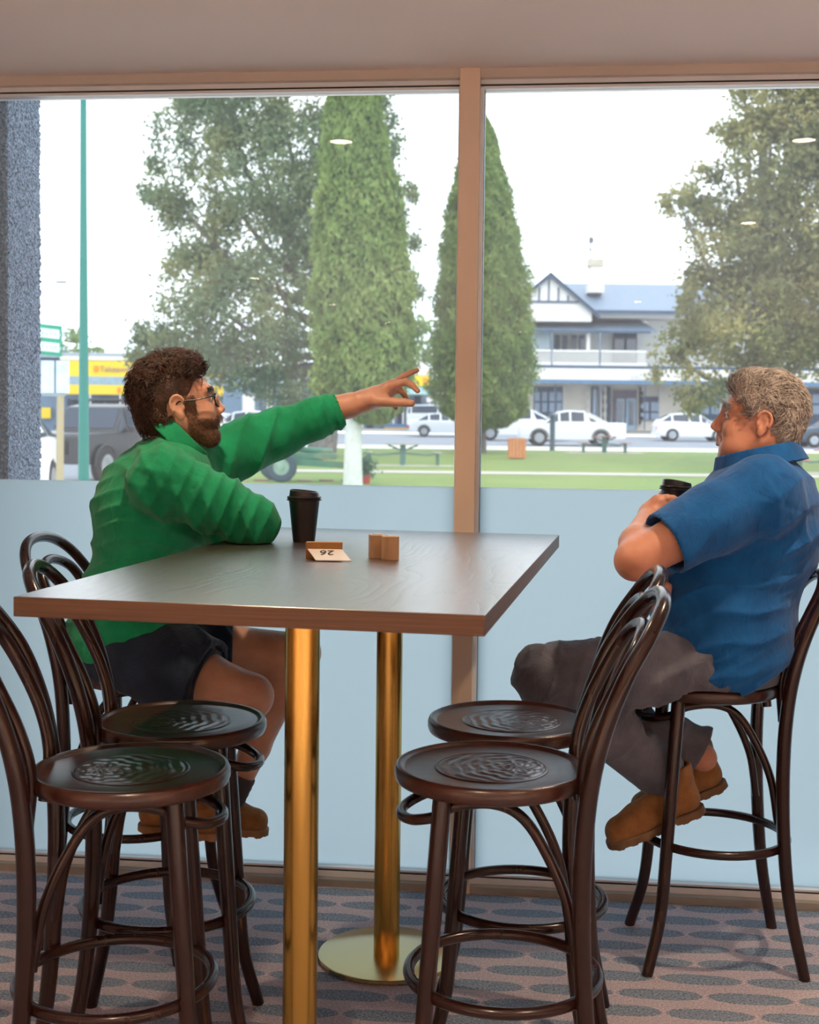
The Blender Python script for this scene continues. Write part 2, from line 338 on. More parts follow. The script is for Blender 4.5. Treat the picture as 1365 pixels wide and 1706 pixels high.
# ------------------------------------------------------------------ stools
def stool(name_label, loc, rz, first=None, group='bentwood bar stools'):
    if first is not None:
        r = first.copy(); COL.objects.link(r); r.location = loc; r.rotation_euler = (0, 0, rz); r['label'] = name_label
        for ch in first.children:
            c = ch.copy(); COL.objects.link(c); c.parent = r
            for g in ch.children:
                d = g.copy(); COL.objects.link(d); d.parent = c
        return r
    r = empty('bar_stool', loc, rz, name_label, 'stool', group)
    SR, SZ = .19, .732
    prof = [(.001, SZ-.034), (SR-.012, SZ-.034), (SR-.003, SZ-.030), (SR, SZ-.022), (SR, SZ-.010), (SR-.003, SZ-.002), (SR-.008, SZ), (SR-.013, SZ-.001), (SR-.017, SZ-.006), (SR-.022, SZ-.0075), (.118, SZ-.0085), (.001, SZ-.0095)]
    s = autosmooth(MB().lathe(prof, 64).build('seat', SEAT, r), 50)
    # embossed medallion: scalloped fan in low relief
    nr, na = 46, 200; V = []; Fc = []
    for i in range(nr):
        q = i/(nr-1); rad = .112*q
        for k in range(na):
            a = 2*math.pi*k/na; x, y = rad*math.cos(a), rad*math.sin(a)
            X, Y = x+.055, y; rr = math.hypot(X, Y); aa = math.atan2(Y, X)
            h = .5+.5*math.sin(rr*260+1.1*math.sin(aa*9)); h *= .6+.4*abs(math.sin(aa*9))
            if rr < .035: h = .5+.5*math.sin(aa*12)*math.sin(rr*200)
            edge = 1.0 if q < .93 else 0.0
            rim = 1.0 if .95 < q < .99 else 0
            V.append((x, y, SZ-.0078+.0016*h*edge+.0012*rim))
    for i in range(nr-1):
        for k in range(na):
            l = (k+1) % na; Fc.append((i*na+k, i*na+l, (i+1)*na+l, (i+1)*na+k))
    mk('embossed_medallion', V, Fc, SEAT, s, True)
    for sy in (1, -1):      # front legs
        p = spline([(.092, sy*.112, SZ-.034), (.106, sy*.124, .5), (.120, sy*.134, .3), (.134, sy*.145, .14), (.168, sy*.168, 0)], 8)
        autosmooth(MB().tube(p, np.linspace(.0185, .0145, len(p)), 12).build('leg', WOOD, r), 50)
    # rear legs run on up into the outer backrest hoop: one bent rod
    side = [(-.228, .172, 0), (-.192, .150, .18), (-.174, .143, .36), (-.168, .148, .55), (-.176, .152, .70), (-.198, .160, .82), (-.238, .160, .93), (-.285, .135, 1.01), (-.316, .080, 1.057)]
    full = side+[(-.325, 0, 1.072)]+[(x, -y, z) for x, y, z in side[::-1]]
    p = spline(full, 8); n = len(p); rr = [.0145+.003*math.sin(math.pi*min(1, min(i, n-1-i)/(n*.35))) for i in range(n)]
    autosmooth(MB().tube(p, rr, 14).build('back_hoop', WOOD, r), 50)
    side = [(-.180, .088, .640), (-.172, .096, .74), (-.194, .103, .83), (-.236, .102, .92), (-.272, .078, .985)]
    p = spline(side+[(-.290, 0, 1.012)]+[(x, -y, z) for x, y, z in side[::-1]], 8)
    autosmooth(MB().tube(p, .0135, 12).build('inner_back_hoop', WOOD, r), 50)
    # bent brace under the seat: rear leg - under seat - loop between the front legs and back
    side = [(-.164, .122, .385), (-.144, .116, .50), (-.100, .112, .60), (-.055, .110, .662), (0, .108, .684), (.07, .106, .676), (.10, .100, .655), (.145, .078, .640), (.170, .038, .634)]
    p = spline(side+[(.176, 0, .633)]+[(x, -y, z) for x, y, z in side[::-1]], 7)
    autosmooth(MB().tube(p, .0105, 10).build('under_seat_brace', WOOD, r), 50)
    ring = [(-.028+.186*math.cos(a), .186*math.sin(a), .318) for a in np.linspace(0, 2*math.pi, 56, endpoint=False)]
    autosmooth(MB().tube(ring, .0115, 12, closed=True).build('footrest_ring', WOOD, r), 50)
    return r
S1 = stool('empty dark bentwood bar stool nearest to us right of the front brass column', (.167, 2.52, 0), math.radians(180-3))
stool('empty dark bentwood bar stool right of the table, just behind the nearest one', (.238, 2.92, 0), math.radians(180-6), S1)
stool('dark bentwood bar stool that the man in the blue shirt sits on', (.792, 3.405, 0), math.radians(180-2), S1)
stool('empty dark bentwood bar stool nearest to us left of the table', (-.53, 2.475, 0), math.radians(5), S1)
stool('empty dark bentwood bar stool left of the table, just behind the nearest one', (-.505, 2.88, 0), math.radians(4), S1)
stool('dark bentwood bar stool that the man in the green shirt sits on', (-.70, 3.475, 0), math.radians(-14), S1)
# ------------------------------------------------------------------ things on the table
CUPM = plain((.010, .010, .012), .42, 0, .1, 30); LIDM = plain((.014, .013, .015), .28, 0, .1, 30)
def cup(loc, label, h=.105, r0=.029, r1=.041, rz=0, tilt=(0, 0)):
    r = empty('takeaway_cup', loc, rz, label, 'cup'); r.rotation_euler = (tilt[0], tilt[1], rz)
    autosmooth(MB().lathe([(.001, .003), (r0-.002, .003), (r0-.001, 0), (r0, .001), (r1, h), (r1-.002, h)], 40).build('paper_cup', CUPM, r))
    L = h-.003; l = MB().lathe([(r1, L-.004), (r1+.0045, L-.003), (r1+.005, L), (r1+.002, L+.002), (r1+.0045, L+.004), (r1+.0035, L+.007), (r1-.001, L+.008), (r1-.003, L+.020), (r1-.006, L+.022), (r1-.009, L+.016), (.001, L+.013)], 40)
    for i, (x, y, z) in enumerate(l.v):
        if z > L+.01: l.v[i] = (x, y, z-.10*(x)*(z-L)/.02*.9)
    autosmooth(l.build('lid', LIDM, r))
    return r
cup(atz(506.5, 902, TH), 'tall black takeaway coffee cup with a lid standing on the table', .112, .0285, .040)
WB = plain((.42, .20, .055), .5, 0, .15, 25); PALE = plain((.56, .38, .22), .45, 0, .08, 25)
def holder():
    a = np.array([-.235, 2.862]); b = np.array([-.137, 2.92]); d = (b-a)/np.linalg.norm(b-a); L = .088; ang = math.radians(-2)
    c = atz(540, 931, TH)
    r = empty('table_number_holder', tuple(c), ang, 'wooden block holding a pale card with the table number 26 lying face up', 'table number')
    MB().box(-.041, .041, -.004, .012, 0, .038).build('wood_block', WB, r, bevel=.0015)
    # the card leans from the block down on to the table towards us
    V = [(-.037, -.004, .021), (.041, -.004, .021), (.066, -.058, .0015), (-.012, -.058, .0015)]
    n = np.array([0, -.361, 1]); n /= np.linalg.norm(n); V2 = [tuple(np.array(p)+n*.0018) for p in V]
    card = mk('card', V+V2, BF, plain(srgb(226, 222, 216), .4, 0, .02), r)
    f = bpy.data.curves.new('lettering', 'FONT'); f.body = '26'; f.size = .034; f.align_x = 'CENTER'; f.align_y = 'CENTER'; f.extrude = .0002
    t = bpy.data.objects.new('table_number', f); COL.objects.link(t); f.materials.append(plain((.01, .01, .01), .5)); t.parent = card
    e1 = np.array(V[1])-np.array(V[0]); e1 /= np.linalg.norm(e1); e2 = np.array(V[3])-np.array(V[0]); e2 -= e1*(e2@e1); e2 /= np.linalg.norm(e2); nn = np.cross(e2, e1)
    nn = n; xx = -e1; yy = np.cross(nn, xx); nn = nn/np.linalg.norm(nn); cc = np.array(V2).mean(0)-e1*.006-e2*.010+nn*.0006
    t.matrix_local = Matrix([[xx[0], yy[0], nn[0], cc[0]], [xx[1], yy[1], nn[1], cc[1]], [xx[2], yy[2], nn[2], cc[2]], [0, 0, 0, 1]])
holder()
for (u, v, lb, w) in ((627, 931, 'left of two pale wooden condiment shakers on the table', .033), (650, 934, 'right of two pale wooden condiment shakers on the table', .036)):
    c = atz(u, v, TH); r = empty('condiment_shaker', tuple(c+np.array([0, w/2, 0])), math.radians(14), lb, 'shaker')
    h = .056; m = MB()
    cpoly = [(-w/2+.006, -w/2), (w/2-.006, -w/2), (w/2, -w/2+.006), (w/2, w/2-.006), (w/2-.006, w/2), (-w/2+.006, w/2), (-w/2, w/2-.006), (-w/2, -w/2+.006)]
    m.add([(x, y, 0) for x, y in cpoly]+[(x, y, h-.002) for x, y in cpoly], [tuple(range(7, -1, -1)), tuple(range(8, 16))]+[(i, (i+1) % 8, (i+1) % 8+8, i+8) for i in range(8)])
    m.build('wooden_body', PALE, r, bevel=.0015)
    MB().lathe([(.001, 0), (w/2-.007, 0), (w/2-.007, .0015), (.001, .002)], 20, (0, 0, h-.002)).build('metal_cap', plain((.6, .6, .6), .3, 1), r)
# ================================================================== outside
def gz(y): return -.1+.6*min(1, max(0, (y-45)/35))+.25*min(1, max(0, (y-80)/10))
def gp(u, y): p = at(u, 700, y); return (p[0], y, gz(y))
def strip(name, pts, mat, label, dz=0, kind='structure', step=5):
    # pts: list of (y, xleft, xright); follows the rise of the ground
    V = []; Fc = []; ys = []
    for (y0, a0, b0), (y1, a1, b1) in zip(pts[:-1], pts[1:]):
        n = max(1, int((y1-y0)/step))
        for k in range(n):
            t = k/n; ys.append((y0+(y1-y0)*t, a0+(a1-a0)*t, b0+(b1-b0)*t))
    ys.append(pts[-1])
    for y, a, b in ys: V += [(a, y, gz(y)+dz), (b, y, gz(y)+dz)]
    for i in range(len(ys)-1): Fc.append((2*i, 2*i+1, 2*i+3, 2*i+2))
    return tag(mk(name, V, Fc, mat), label, kind=kind)
def grassmat():
    t = NT('lawn'); v = t.obj(); n = t.noise(v, .35, 4, .6); f = t.noise(v, 14, 3, .7)
    t.P(Base_Color=t.mix(t.ramp(f, [(.35, (0,)*3), (.7, (.5,)*3)]), t.ramp(n, [(.3, (.13, .21, .035)), (.7, (.19, .28, .06))]), (.25, .28, .11, 1)), Roughness=.9)
    t.bump(f, .6, .03); return t.m
CONC = plain(srgb(188, 180, 172), .85, 0, .1, 2); ASPH = plain(srgb(128, 134, 144), .8, 0, .1, 1.2)
strip('pavement', [(4.1, -30, 30), (27, -30, 30)], CONC, 'pale concrete paving outside the window')
strip('car_park', [(27, -60, -7.5), (60, -60, -7.5)], ASPH, 'grey asphalt parking area on the left')
strip('lawn', [(27, -2.2, 60), (31, -4.2, 60), (36, -7.5, 60), (60, -7.5, 60)], grassmat(), 'short green lawn across the park')
strip('paving_apron', [(27, -7.5, -2.2), (31, -7.5, -4.2), (36, -7.5, -7.4)], plain(srgb(196, 178, 172), .85, 0, .12, 3), 'pinkish paving at the edge of the lawn')
strip('footpath', [(37.4, -7.5, 60), (39.4, -7.5, 60)], CONC, 'narrow concrete path crossing the lawn', .012)
strip('kerb', [(60, -60, 60), (63.5, -60, 60)], plain(srgb(196, 192, 186), .8, 0, .05, 2), 'pale kerb and verge along the road', .03)
strip('road', [(63.5, -60, 60), (84, -60, 60)], ASPH, 'grey asphalt main street')
strip('sidewalk', [(84, -60, 60), (135, -60, 60)], plain(srgb(150, 146, 140), .85, 0, .08, 1), 'far sidewalk before the shops', .1)
for k in range(6):
    p = atz(400+36*k, 801, -.1); tag(xf(MB().box(-.17, .17, -.22, .22, 0, .03).build('paving_block', plain(srgb(150, 92, 92) if k % 3 else srgb(190, 150, 140), .8)), (p[0], p[1], -.1)), 'red paving block set in the border by the green field gun', 'paving block', 'red paving blocks')
# ---- foliage
def mk_np(name, V, Q, mat, parent=None, smooth=False):
    me = bpy.data.meshes.new(name); V = np.asarray(V, np.float32); Q = np.asarray(Q, np.int32)
    me.vertices.add(len(V)); me.vertices.foreach_set('co', V.ravel()); me.loops.add(Q.size); me.loops.foreach_set('vertex_index', Q.ravel())
    me.polygons.add(len(Q)); me.polygons.foreach_set('loop_start', np.arange(len(Q), dtype=np.int32)*Q.shape[1])
    me.update(calc_edges=True); me.validate()
    if smooth: me.shade_smooth()
    o = bpy.data.objects.new(name, me); COL.objects.link(o); me.materials.append(mat)
    if parent: o.parent = parent
    return o
def leafmat(stops, name='leaves', scale=.5):
    t = NT(name); n = t.noise(t.obj(), scale, 3, .6); f = t.noise(t.obj(), 9, 2)
    c = t.ramp(n, stops); c = t.mix(t.math('MULTIPLY', f, .35), c, tuple(np.array(stops[-1][1])*1.25)+(1,))
    df = t.N('BsdfDiffuse', Color=c); tl = t.N('BsdfTranslucent', Color=c)
    a = t.n.new('ShaderNodeMixShader'); a.inputs[0].default_value = .4; t.set(a.inputs[1], df.outputs[0]); t.set(a.inputs[2], tl.outputs[0]); t.set(t.o.inputs[0], a.outputs[0]); return t.m
def leaves(C, N, size, up=0.0):
    """diamond leaves at centres C with facing N"""
    n = len(C); d = rng.normal(size=(n, 3)); d[:, 2] += up; d /= np.linalg.norm(d, axis=1)[:, None]
    s = np.cross(d, N+rng.normal(size=(n, 3))*.5); s /= np.linalg.norm(s, axis=1)[:, None]+1e-9
    L = size*(.6+.8*rng.random(n))[:, None]; Wd = L*.42
    V = np.stack([C-d*L, C+s*Wd-d*L*.1, C+d*L, C-s*Wd-d*L*.1], 1).reshape(-1, 3)
    return V, np.arange(4*n).reshape(n, 4)
def crown(name, blobs, mat, parent, per=900, size=.16, airy=.35):
    Cs = []; Ns = []
    for c, r in blobs:
        n = int(per*r*r); d = rng.normal(size=(n, 3)); d /= np.linalg.norm(d, axis=1)[:, None]
        rad = r*(1-airy*rng.random(n)**1.3)[:, None]
        p = c+d*rad
        # clump: pull towards random twig tips
        k = max(6, int(9*r*r)); tips = c+(lambda q: q/np.linalg.norm(q, axis=1)[:, None])(rng.normal(size=(k, 3)))*r*(.72+.32*rng.random((k, 1)))
        idx = rng.integers(0, k, n); q = tips[idx]+rng.normal(size=(n, 3))*.30*r**.5*.6
        m = rng.random(n) < .72; p[m] = q[m]; Cs.append(p); Ns.append(d)
    V, Q = leaves(np.concatenate(Cs), np.concatenate(Ns), size)
    return tag(mk_np(name, V, Q, mat, parent), kind='stuff')
BARK = plain(srgb(120, 112, 110), .9, 0, .3, 6, bump=.01)
def loc_blobs(base, lst, y, pxm):
    out = []
    for u, v, r in lst:
        yy = y+(random.random()-.5)*min(3.5, r/pxm*1.2); out.append((at(u, v, yy)-base, r/pxm))
    return out
def tree(label, u, y, blobs, mat, tr, per, size, name='broadleaf_tree', airy=.35, limbs=True, tm=None):
    base = np.array(gp(u, y)); r = empty(name, tuple(base), 0, label, 'tree')
    B = loc_blobs(base, blobs, y, F_PX/y)
    crown('foliage', B, mat, r, per, size, airy)
    low = min(b[0][2] for b in B); fork = max(1.6, low*.9)
    m = MB().tube(spline([(0, 0, -.1), (tr*.3, 0, fork*.5), (0, 0, fork), (0, 0, max(b[0][2] for b in B)*.8)], 5), np.linspace(tr, tr*.3, 16), 12)
    autosmooth(m.build('trunk', tm or BARK, r))
    if limbs:
        m = MB()
        for c, rad in B:
            z0 = fork+max(0, c[2]-fork)*.35
            m.tube(spline([(0, 0, z0), c*.5+np.array([0, 0, z0*.35]), c], 5), np.linspace(tr*.32, .03, 11), 6)
        tag(autosmooth(m.build('branches', BARK, r)), kind='stuff')
    return r
LEAFA = leafmat([(.30, (.07, .13, .085)), (.5, (.16, .24, .14)), (.72, (.36, .36, .17))], 'gum_leaves', .35)
LEAFC = leafmat([(.28, (.06, .12, .03)), (.5, (.20, .29, .085)), (.72, (.34, .42, .15))], 'cypress_leaves', 1.2)
LEAFD = leafmat([(.30, (.06, .09, .06)), (.5, (.20, .22, .10)), (.68, (.50, .44, .19))], 'oak_leaves', .4)
LEAFP = leafmat([(.3, (.16, .26, .12)), (.7, (.34, .42, .2))], 'far_leaves', .3)
tree('huge loose-crowned grey green tree behind the man in the green shirt', 535, 51,
     [(330, 230, 72), (275, 312, 45), (330, 380, 68), (320, 480, 62), (285, 575, 60), (400, 170, 85), (440, 290, 95), (430, 410, 100), (410, 530, 100), (490, 610, 85), (500, 250, 80), (560, 430, 90), (620, 240, 50), (662, 330, 36), (650, 400, 40), (668, 480, 32), (650, 560, 45), (600, 590, 70), (350, 600, 70), (240, 590, 34), (450, 60, 110), (560, 60, 100), (330, 110, 80), (600, 150, 50)], LEAFA, .62, 1150, .11, airy=.5)
def cypress(label, y, prof, mat, trunk_u, tr, vbase, per=520, size=.13, tm=None):
    pxm = F_PX/y; cu = prof[-2][1]; base = at(trunk_u, vbase, y); base[2] = gz(y)
    r = empty('conical_cypress', tuple(base), 0, label, 'tree')
    vs = [p[0] for p in prof]; n = int(per*(vs[-1]-vs[0])/pxm*3)
    t = rng.random(n); v = vs[0]+(vs[-1]-vs[0])*t**.8
    cu = np.interp(v, vs, [p[1] for p in prof]); hw = np.interp(v, vs, [p[2] for p in prof])/pxm
    a = rng.random(n)*2*math.pi; bump = 1+.06*np.sin(a*5+v*.045)+.05*np.sin(v*.083+a*3+1)+.05*np.sin(a*11-v*.13)+.05*rng.normal(size=n)
    rad = hw*bump*(1-.28*rng.random(n)**2)
    d0 = _fw+_rt*((cu-682.5)/F_PX)[:, None]-_up*((v-CY)/F_PX)[:, None]; P = np.array([0, 0, EYE])+d0*(y/d0[:, 1])[:, None]
    C = P+np.stack([rad*np.cos(a), rad*np.sin(a), 0*a], 1)-base; Nn = np.stack([np.cos(a), np.sin(a), 0*a], 1)
    V, Q = leaves(C, Nn, size, up=1.6); tag(mk_np('foliage', V, Q, mat, r), kind='stuff')
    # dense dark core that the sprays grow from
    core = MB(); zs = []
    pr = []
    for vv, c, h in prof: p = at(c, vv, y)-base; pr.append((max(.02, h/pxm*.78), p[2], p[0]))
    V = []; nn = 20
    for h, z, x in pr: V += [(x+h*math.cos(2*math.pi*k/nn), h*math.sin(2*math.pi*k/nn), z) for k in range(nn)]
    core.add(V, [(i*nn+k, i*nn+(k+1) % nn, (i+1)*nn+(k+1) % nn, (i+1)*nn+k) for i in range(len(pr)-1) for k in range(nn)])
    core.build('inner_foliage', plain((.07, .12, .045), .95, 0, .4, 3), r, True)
    top = (at(prof[-1][1], prof[-1][0], y)-base)
    autosmooth(MB().tube([(0, 0, -.1), (0, 0, top[2]*.5), (.02, 0, top[2]+.8)], [tr*1.15, tr, tr*.9], 12).build('trunk', tm or BARK, r))
    return r
cypress('tall cypress with a white painted trunk in front of the big tree', 29.5,
        [(-40, 584, 3), (40, 584, 22), (120, 586, 34), (190, 590, 46), (260, 592, 56), (340, 598, 68), (420, 602, 76), (500, 604, 82), (580, 606, 83), (640, 606, 78), (680, 612, 56), (704, 620, 22)], LEAFC, 588, .20, 812, per=1500, size=.075, tm=plain(srgb(214, 218, 214), .8, 0, .1, 8))
cypress('pointed cypress seen through the middle of the window, behind the mullion', 56,
        [(188, 803, 3), (215, 803, 18), (245, 802, 28), (300, 800, 42), (360, 801, 56), (420, 803, 67), (500, 806, 76), (580, 804, 82), (650, 803, 82), (690, 806, 66), (712, 808, 30)], LEAFC, 797, .33, 757, per=1500, size=.10)
tree('big olive green tree on the right behind the man in the blue shirt', 1262, 47,
     [(1290, 140, 75), (1365, 170, 90), (1300, 270, 92), (1170, 330, 52), (1130, 335, 30), (1210, 410, 75), (1290, 410, 100), (1390, 340, 110), (1185, 510, 60), (1120, 590, 42), (1170, 650, 42), (1250, 540, 90), (1330, 520, 90), (1390, 560, 80), (1290, 600, 60), (1370, 60, 110), (1450, 200, 120), (1450, 450, 110), (1240, 130, 32), (1220, 220, 30)], LEAFD, .5, 1200, .11, airy=.45)
for lb, u, y, bl in (('pale distant trees right of the pointing hand', 705, 128, [(700, 570, 34), (735, 590, 30), (690, 545, 22)]),
                     ('distant bushy tree between the two poles on the left', 140, 110, [(122, 575, 22), (150, 588, 22), (160, 600, 16), (118, 560, 12)]),
                     ('dark distant tree behind the hotel at the right', 1330, 125, [(1340, 600, 40), (1400, 610, 50)])):
    tree(lb, u, y, bl, LEAFP, .3, 110, .35, limbs=False)
# ---- vehicles
CARW = plain(srgb(236, 238, 240), .3, 0, .01, 1, spec=.8); CARS = plain(srgb(214, 220, 226), .3, .2, .01, 1); CARB = plain(srgb(24, 28, 36), .3, 0, .1, 1, spec=.7); CARN = plain(srgb(58, 78, 98), .3, .2, .05, 1)
CGL = plain(srgb(44, 58, 76), .25, 0, .1, 1, spec=.4); TYRE = plain(srgb(38, 38, 42), .8); ALLOY = plain(srgb(170, 176, 184), .35, .7); REDL = plain(srgb(190, 30, 40), .3); LAMPG = plain(srgb(232, 236, 240), .15)
KIND = {  # x from the nose, floor, belt, top, half width, half width at the top
 'sedan': dict(L=4.6, wb=(.95, 3.6), R=.33, st=[(0, .32, .58, .62, .74, .66), (.12, .24, .68, .74, .84, .74), (1.25, .22, .86, .92, .89, .78), (2.05, .22, .92, 1.40, .9, .60), (2.6, .22, .93, 1.46, .9, .62), (3.3, .22, .95, 1.40, .9, .60), (4.05, .24, .98, 1.04, .88, .70), (4.5, .3, .92, 1.0, .82, .70), (4.6, .34, .7, .76, .76, .7)], gl=(2, 6)),
 'suv': dict(L=4.4, wb=(.85, 3.5), R=.36, st=[(0, .36, .66, .72, .76, .7), (.12, .28, .82, .9, .88, .78), (1.1, .26, 1.0, 1.06, .92, .8), (1.85, .26, 1.05, 1.55, .92, .62), (2.5, .26, 1.06, 1.64, .92, .64), (3.5, .26, 1.10, 1.58, .92, .62), (4.2, .28, 1.12, 1.24, .9, .70), (4.4, .36, .8, .9, .82, .74)], gl=(2, 6)),
 'ute': dict(L=5.3, wb=(.95, 4.05), R=.40, st=[(0, .42, .80, .88, .78, .72), (.12, .34, .98, 1.06, .9, .8), (1.2, .32, 1.12, 1.18, .93, .82), (1.95, .32, 1.16, 1.72, .93, .64), (2.5, .32, 1.16, 1.80, .93, .66), (3.25, .32, 1.16, 1.76, .93, .64), (3.5, .32, 1.16, 1.20, .93, .88), (5.2, .36, 1.14, 1.18, .93, .88), (5.3, .4, 1.1, 1.14, .9, .86)], gl=(2, 5)),
 'four_by_four': dict(L=4.5, wb=(.8, 3.5), R=.42, st=[(0, .5, .98, 1.04, .78, .76), (.1, .46, 1.08, 1.14, .82, .8), (1.35, .44, 1.16, 1.2, .86, .8), (1.75, .44, 1.2, 1.76, .9, .74), (2.4, .44, 1.2, 1.84, .9, .76), (4.2, .44, 1.2, 1.82, .9, .76), (4.45, .46, 1.18, 1.6, .88, .78), (4.5, .5, 1.1, 1.2, .86, .8)], gl=(2, 6)),
}
def car(name, label, kind, loc, heading, paint, extras=()):
    K = KIND[kind]; r = empty(name, loc, heading, label, 'car', 'cars parked and passing outside'); L = K['L']; st = K['st']
    # heading: local +x is the front
    V = []; Fc = []
    for x, zl, zb, zt, w, wt in st:
        X = L/2-x
        V += [(X, -w, zl), (X, -w*1.0, (zl+zb)/2), (X, -w*.97, zb), (X, -wt, zt), (X, wt, zt), (X, w*.97, zb), (X, w*1.0, (zl+zb)/2), (X, w, zl)]
    n = 8
    for i in range(len(st)-1):
        for k in range(n):
            l = (k+1) % n; Fc.append((i*n+k, i*n+l, (i+1)*n+l, (i+1)*n+k))
    Fc += [tuple(range(n)), tuple(range(len(V)-1, len(V)-n-1, -1))]
    b = mk('body', V, Fc, paint, r); m = b.modifiers.new('e', 'BEVEL'); m.width = .05; m.segments = 3; m.limit_method = 'ANGLE'; m.angle_limit = .35
    autosmooth(b, 50)
    g0, g1 = K['gl']
    # side windows
    for s in (-1, 1):
        cols = list(range(g0, g1)); m = MB()
        for i in cols:
            (xa, _, ba, ta, wa, wta), (xb, _, bb, tb, wb_, wtb) = st[i], st[i+1]
            def pt(x, b_, t_, w_, wt_, f): return (L/2-x, s*(w_*.97+(wt_-w_*.97)*f+.012), b_+(t_-b_)*f)
            fa = (.12, .88) if ta-ba > .25 else (.12, .12); fb = (.12, .88) if tb-bb > .25 else (.12, .12)
            dx = .05
            P = [pt(xa+dx, ba, ta, wa, wta, fa[0]), pt(xb-dx, bb, tb, wb_, wtb, fb[0]), pt(xb-dx, bb, tb, wb_, wtb, fb[1]), pt(xa+dx, ba, ta, wa, wta, fa[1])]
            P2 = [(x, y-s*.03, z) for x, y, z in P]
            m2 = MB().add(P+P2, BF); m2.build('side_window', CGL, r)
    def cross(i, name):
        (xa, _, ba, ta, wa, wta), (xb, _, bb, tb, wb_, wtb) = st[i], st[i+1]
        o = Vector((1, 0, .8)).normalized()*.014 if ta < tb else Vector((-1, 0, .8)).normalized()*.014
        A = Vector((L/2-xa, 0, ta)); B = Vector((L/2-xb, 0, tb)); a = A.lerp(B, .1)+o; b_ = A.lerp(B, .92)+o
        wa_, wb2 = wta*.93, wtb*.93; q = o*2
        m = MB().add([(a.x, -wa_, a.z), (b_.x, -wb2, b_.z), (b_.x, wb2, b_.z), (a.x, wa_, a.z), (a.x-q.x, -wa_, a.z-q.z), (b_.x-q.x, -wb2, b_.z-q.z), (b_.x-q.x, wb2, b_.z-q.z), (a.x-q.x, wa_, a.z-q.z)], BF); m.build(name, CGL, r)
    cross(g0, 'windscreen'); cross(g1-1, 'rear_window')
    R = K['R']; w = st[3][4]
    for x in K['wb']:
        for s in (-1, 1):
            m = MB(); X = L/2-x; prof = [(.01, -.10), (R*.6, -.10), (R*.92, -.11), (R, -.07), (R, .07), (R*.92, .11), (R*.62, .10)]
            m.lathe(prof, 28); m.v = [(X+a, s*(w-.06)+c*s, R+b_) for a, b_, c in m.v]; t = autosmooth(m.build('tyre', TYRE, r))
            m = MB().lathe([(.01, .10), (R*.2, .115), (R*.62, .10), (R*.62, .08), (.01, .06)], 20); m.v = [(X+a, s*(w-.06)+c*s, R+b_) for a, b_, c in m.v]; autosmooth(m.build('hub', ALLOY, t))
            m = MB().tube([(X+(R+.05)*math.cos(a), s*(w+.005), R+(R+.05)*math.sin(a)) for a in np.linspace(0, math.pi, 14)], .03, 6); m.build('wheel_arch', plain(srgb(60, 62, 66), .7) if paint is not CARW or kind == 'ute' else CARW, r)
    zh = st[1][2]
    for s in (-1, 1):
        MB().box(L/2-.16, L/2+.0-.01, s*.55-.16, s*.55+.16, zh-.16, zh-.02).build('headlamp', LAMPG, r, bevel=.02)
        MB().box(-L/2-.005, -L/2+.12, s*.72-.1, s*.72+.1, zh-.22, zh+.02).build('tail_lamp', REDL, r, bevel=.02)
        MB().box(L/2-st[g0][0]-.5, L/2-st[g0][0]-.38, s*(w+.02), s*(w+.18), st[g0][2]+.02, st[g0][2]+.16).build('mirror', paint, r, bevel=.02)
    MB().box(L/2-.05, L/2+.012, -.26, .26, .40, .52).build('number_plate', plain(srgb(226, 228, 230), .5), r)
    MB().box(-L/2-.012, -L/2+.05, -.26, .26, .50, .62).build('number_plate', plain(srgb(226, 228, 230), .5), r)
    if 'grille' in extras: MB().box(L/2-.02, L/2+.03, -.42, .42, .68, .98).build('grille', TYRE, r, bevel=.02)
    if 'rack' in extras:
        m = MB(); [m.tube([(x, -.7, 1.86), (x, -.7, 1.93), (x, .7, 1.93), (x, .7, 1.86)], .025, 6) for x in (.4, -.4, -1.2)]; m.build('roof_rack', plain(srgb(60, 64, 70)), r)
    if 'sport_bar' in extras:
        for s in (-1, 1): autosmooth(MB().tube(spline([(L/2-3.35, s*.72, 1.68), (L/2-3.7, s*.76, 1.5), (L/2-4.3, s*.8, 1.2)], 5), .035, 8).build('sport_bar', CARW, r))
        MB().box(L/2-5.15, L/2-3.6, -.82, .82, 1.165, 1.19).build('tray_cover', TYRE, r)
    return r
def cg(u, y): p = gp(u, y); return (p[0], p[1], p[2])
car('white_ute', 'white dual cab pickup passing on the road in front of the hotel', 'ute', cg(952, 66), math.pi, CARW, ('sport_bar',))
car('white_ute', 'white pickup partly hidden behind the passing pickup, by the pointed cypress', 'ute', cg(868, 73.5), math.radians(176), CARW, ('sport_bar',))
car('silver_sedan', 'silver white sedan parked left of the mullion, below the pointing hand', 'sedan', cg(742, 79.5), 0, CARS)
car('white_hatchback', 'white small SUV parked beside the face of the man in blue', 'suv', cg(1153, 76), 0, CARW)
car('dark_car', 'dark blue car at the right edge of the window', 'suv', cg(1392, 68), math.pi, CARN)
car('silver_wagon', 'silver wagon with a roof rack behind the silver sedan', 'four_by_four', cg(733, 88), 0, CARS, ('rack',))
car('black_four_by_four', 'black four wheel drive parked behind the green pole on the left', 'four_by_four', (at(176, 700, 31)[0], 31, -.1), math.radians(-108), CARB, ('grille', 'rack'))
car('white_car', 'white car beside the pebbled pier at the far left', 'suv', (at(18, 700, 22.5)[0]-.5, 22.5, -.1), math.radians(-86), CARW)
car('white_van', 'white car parked behind the outstretched green sleeve', 'suv', cg(408, 62), math.radians(170), CARW)
car('white_car', 'white car just right of the bearded face, before the shops', 'sedan', cg(350, 67), math.radians(160), CARW)
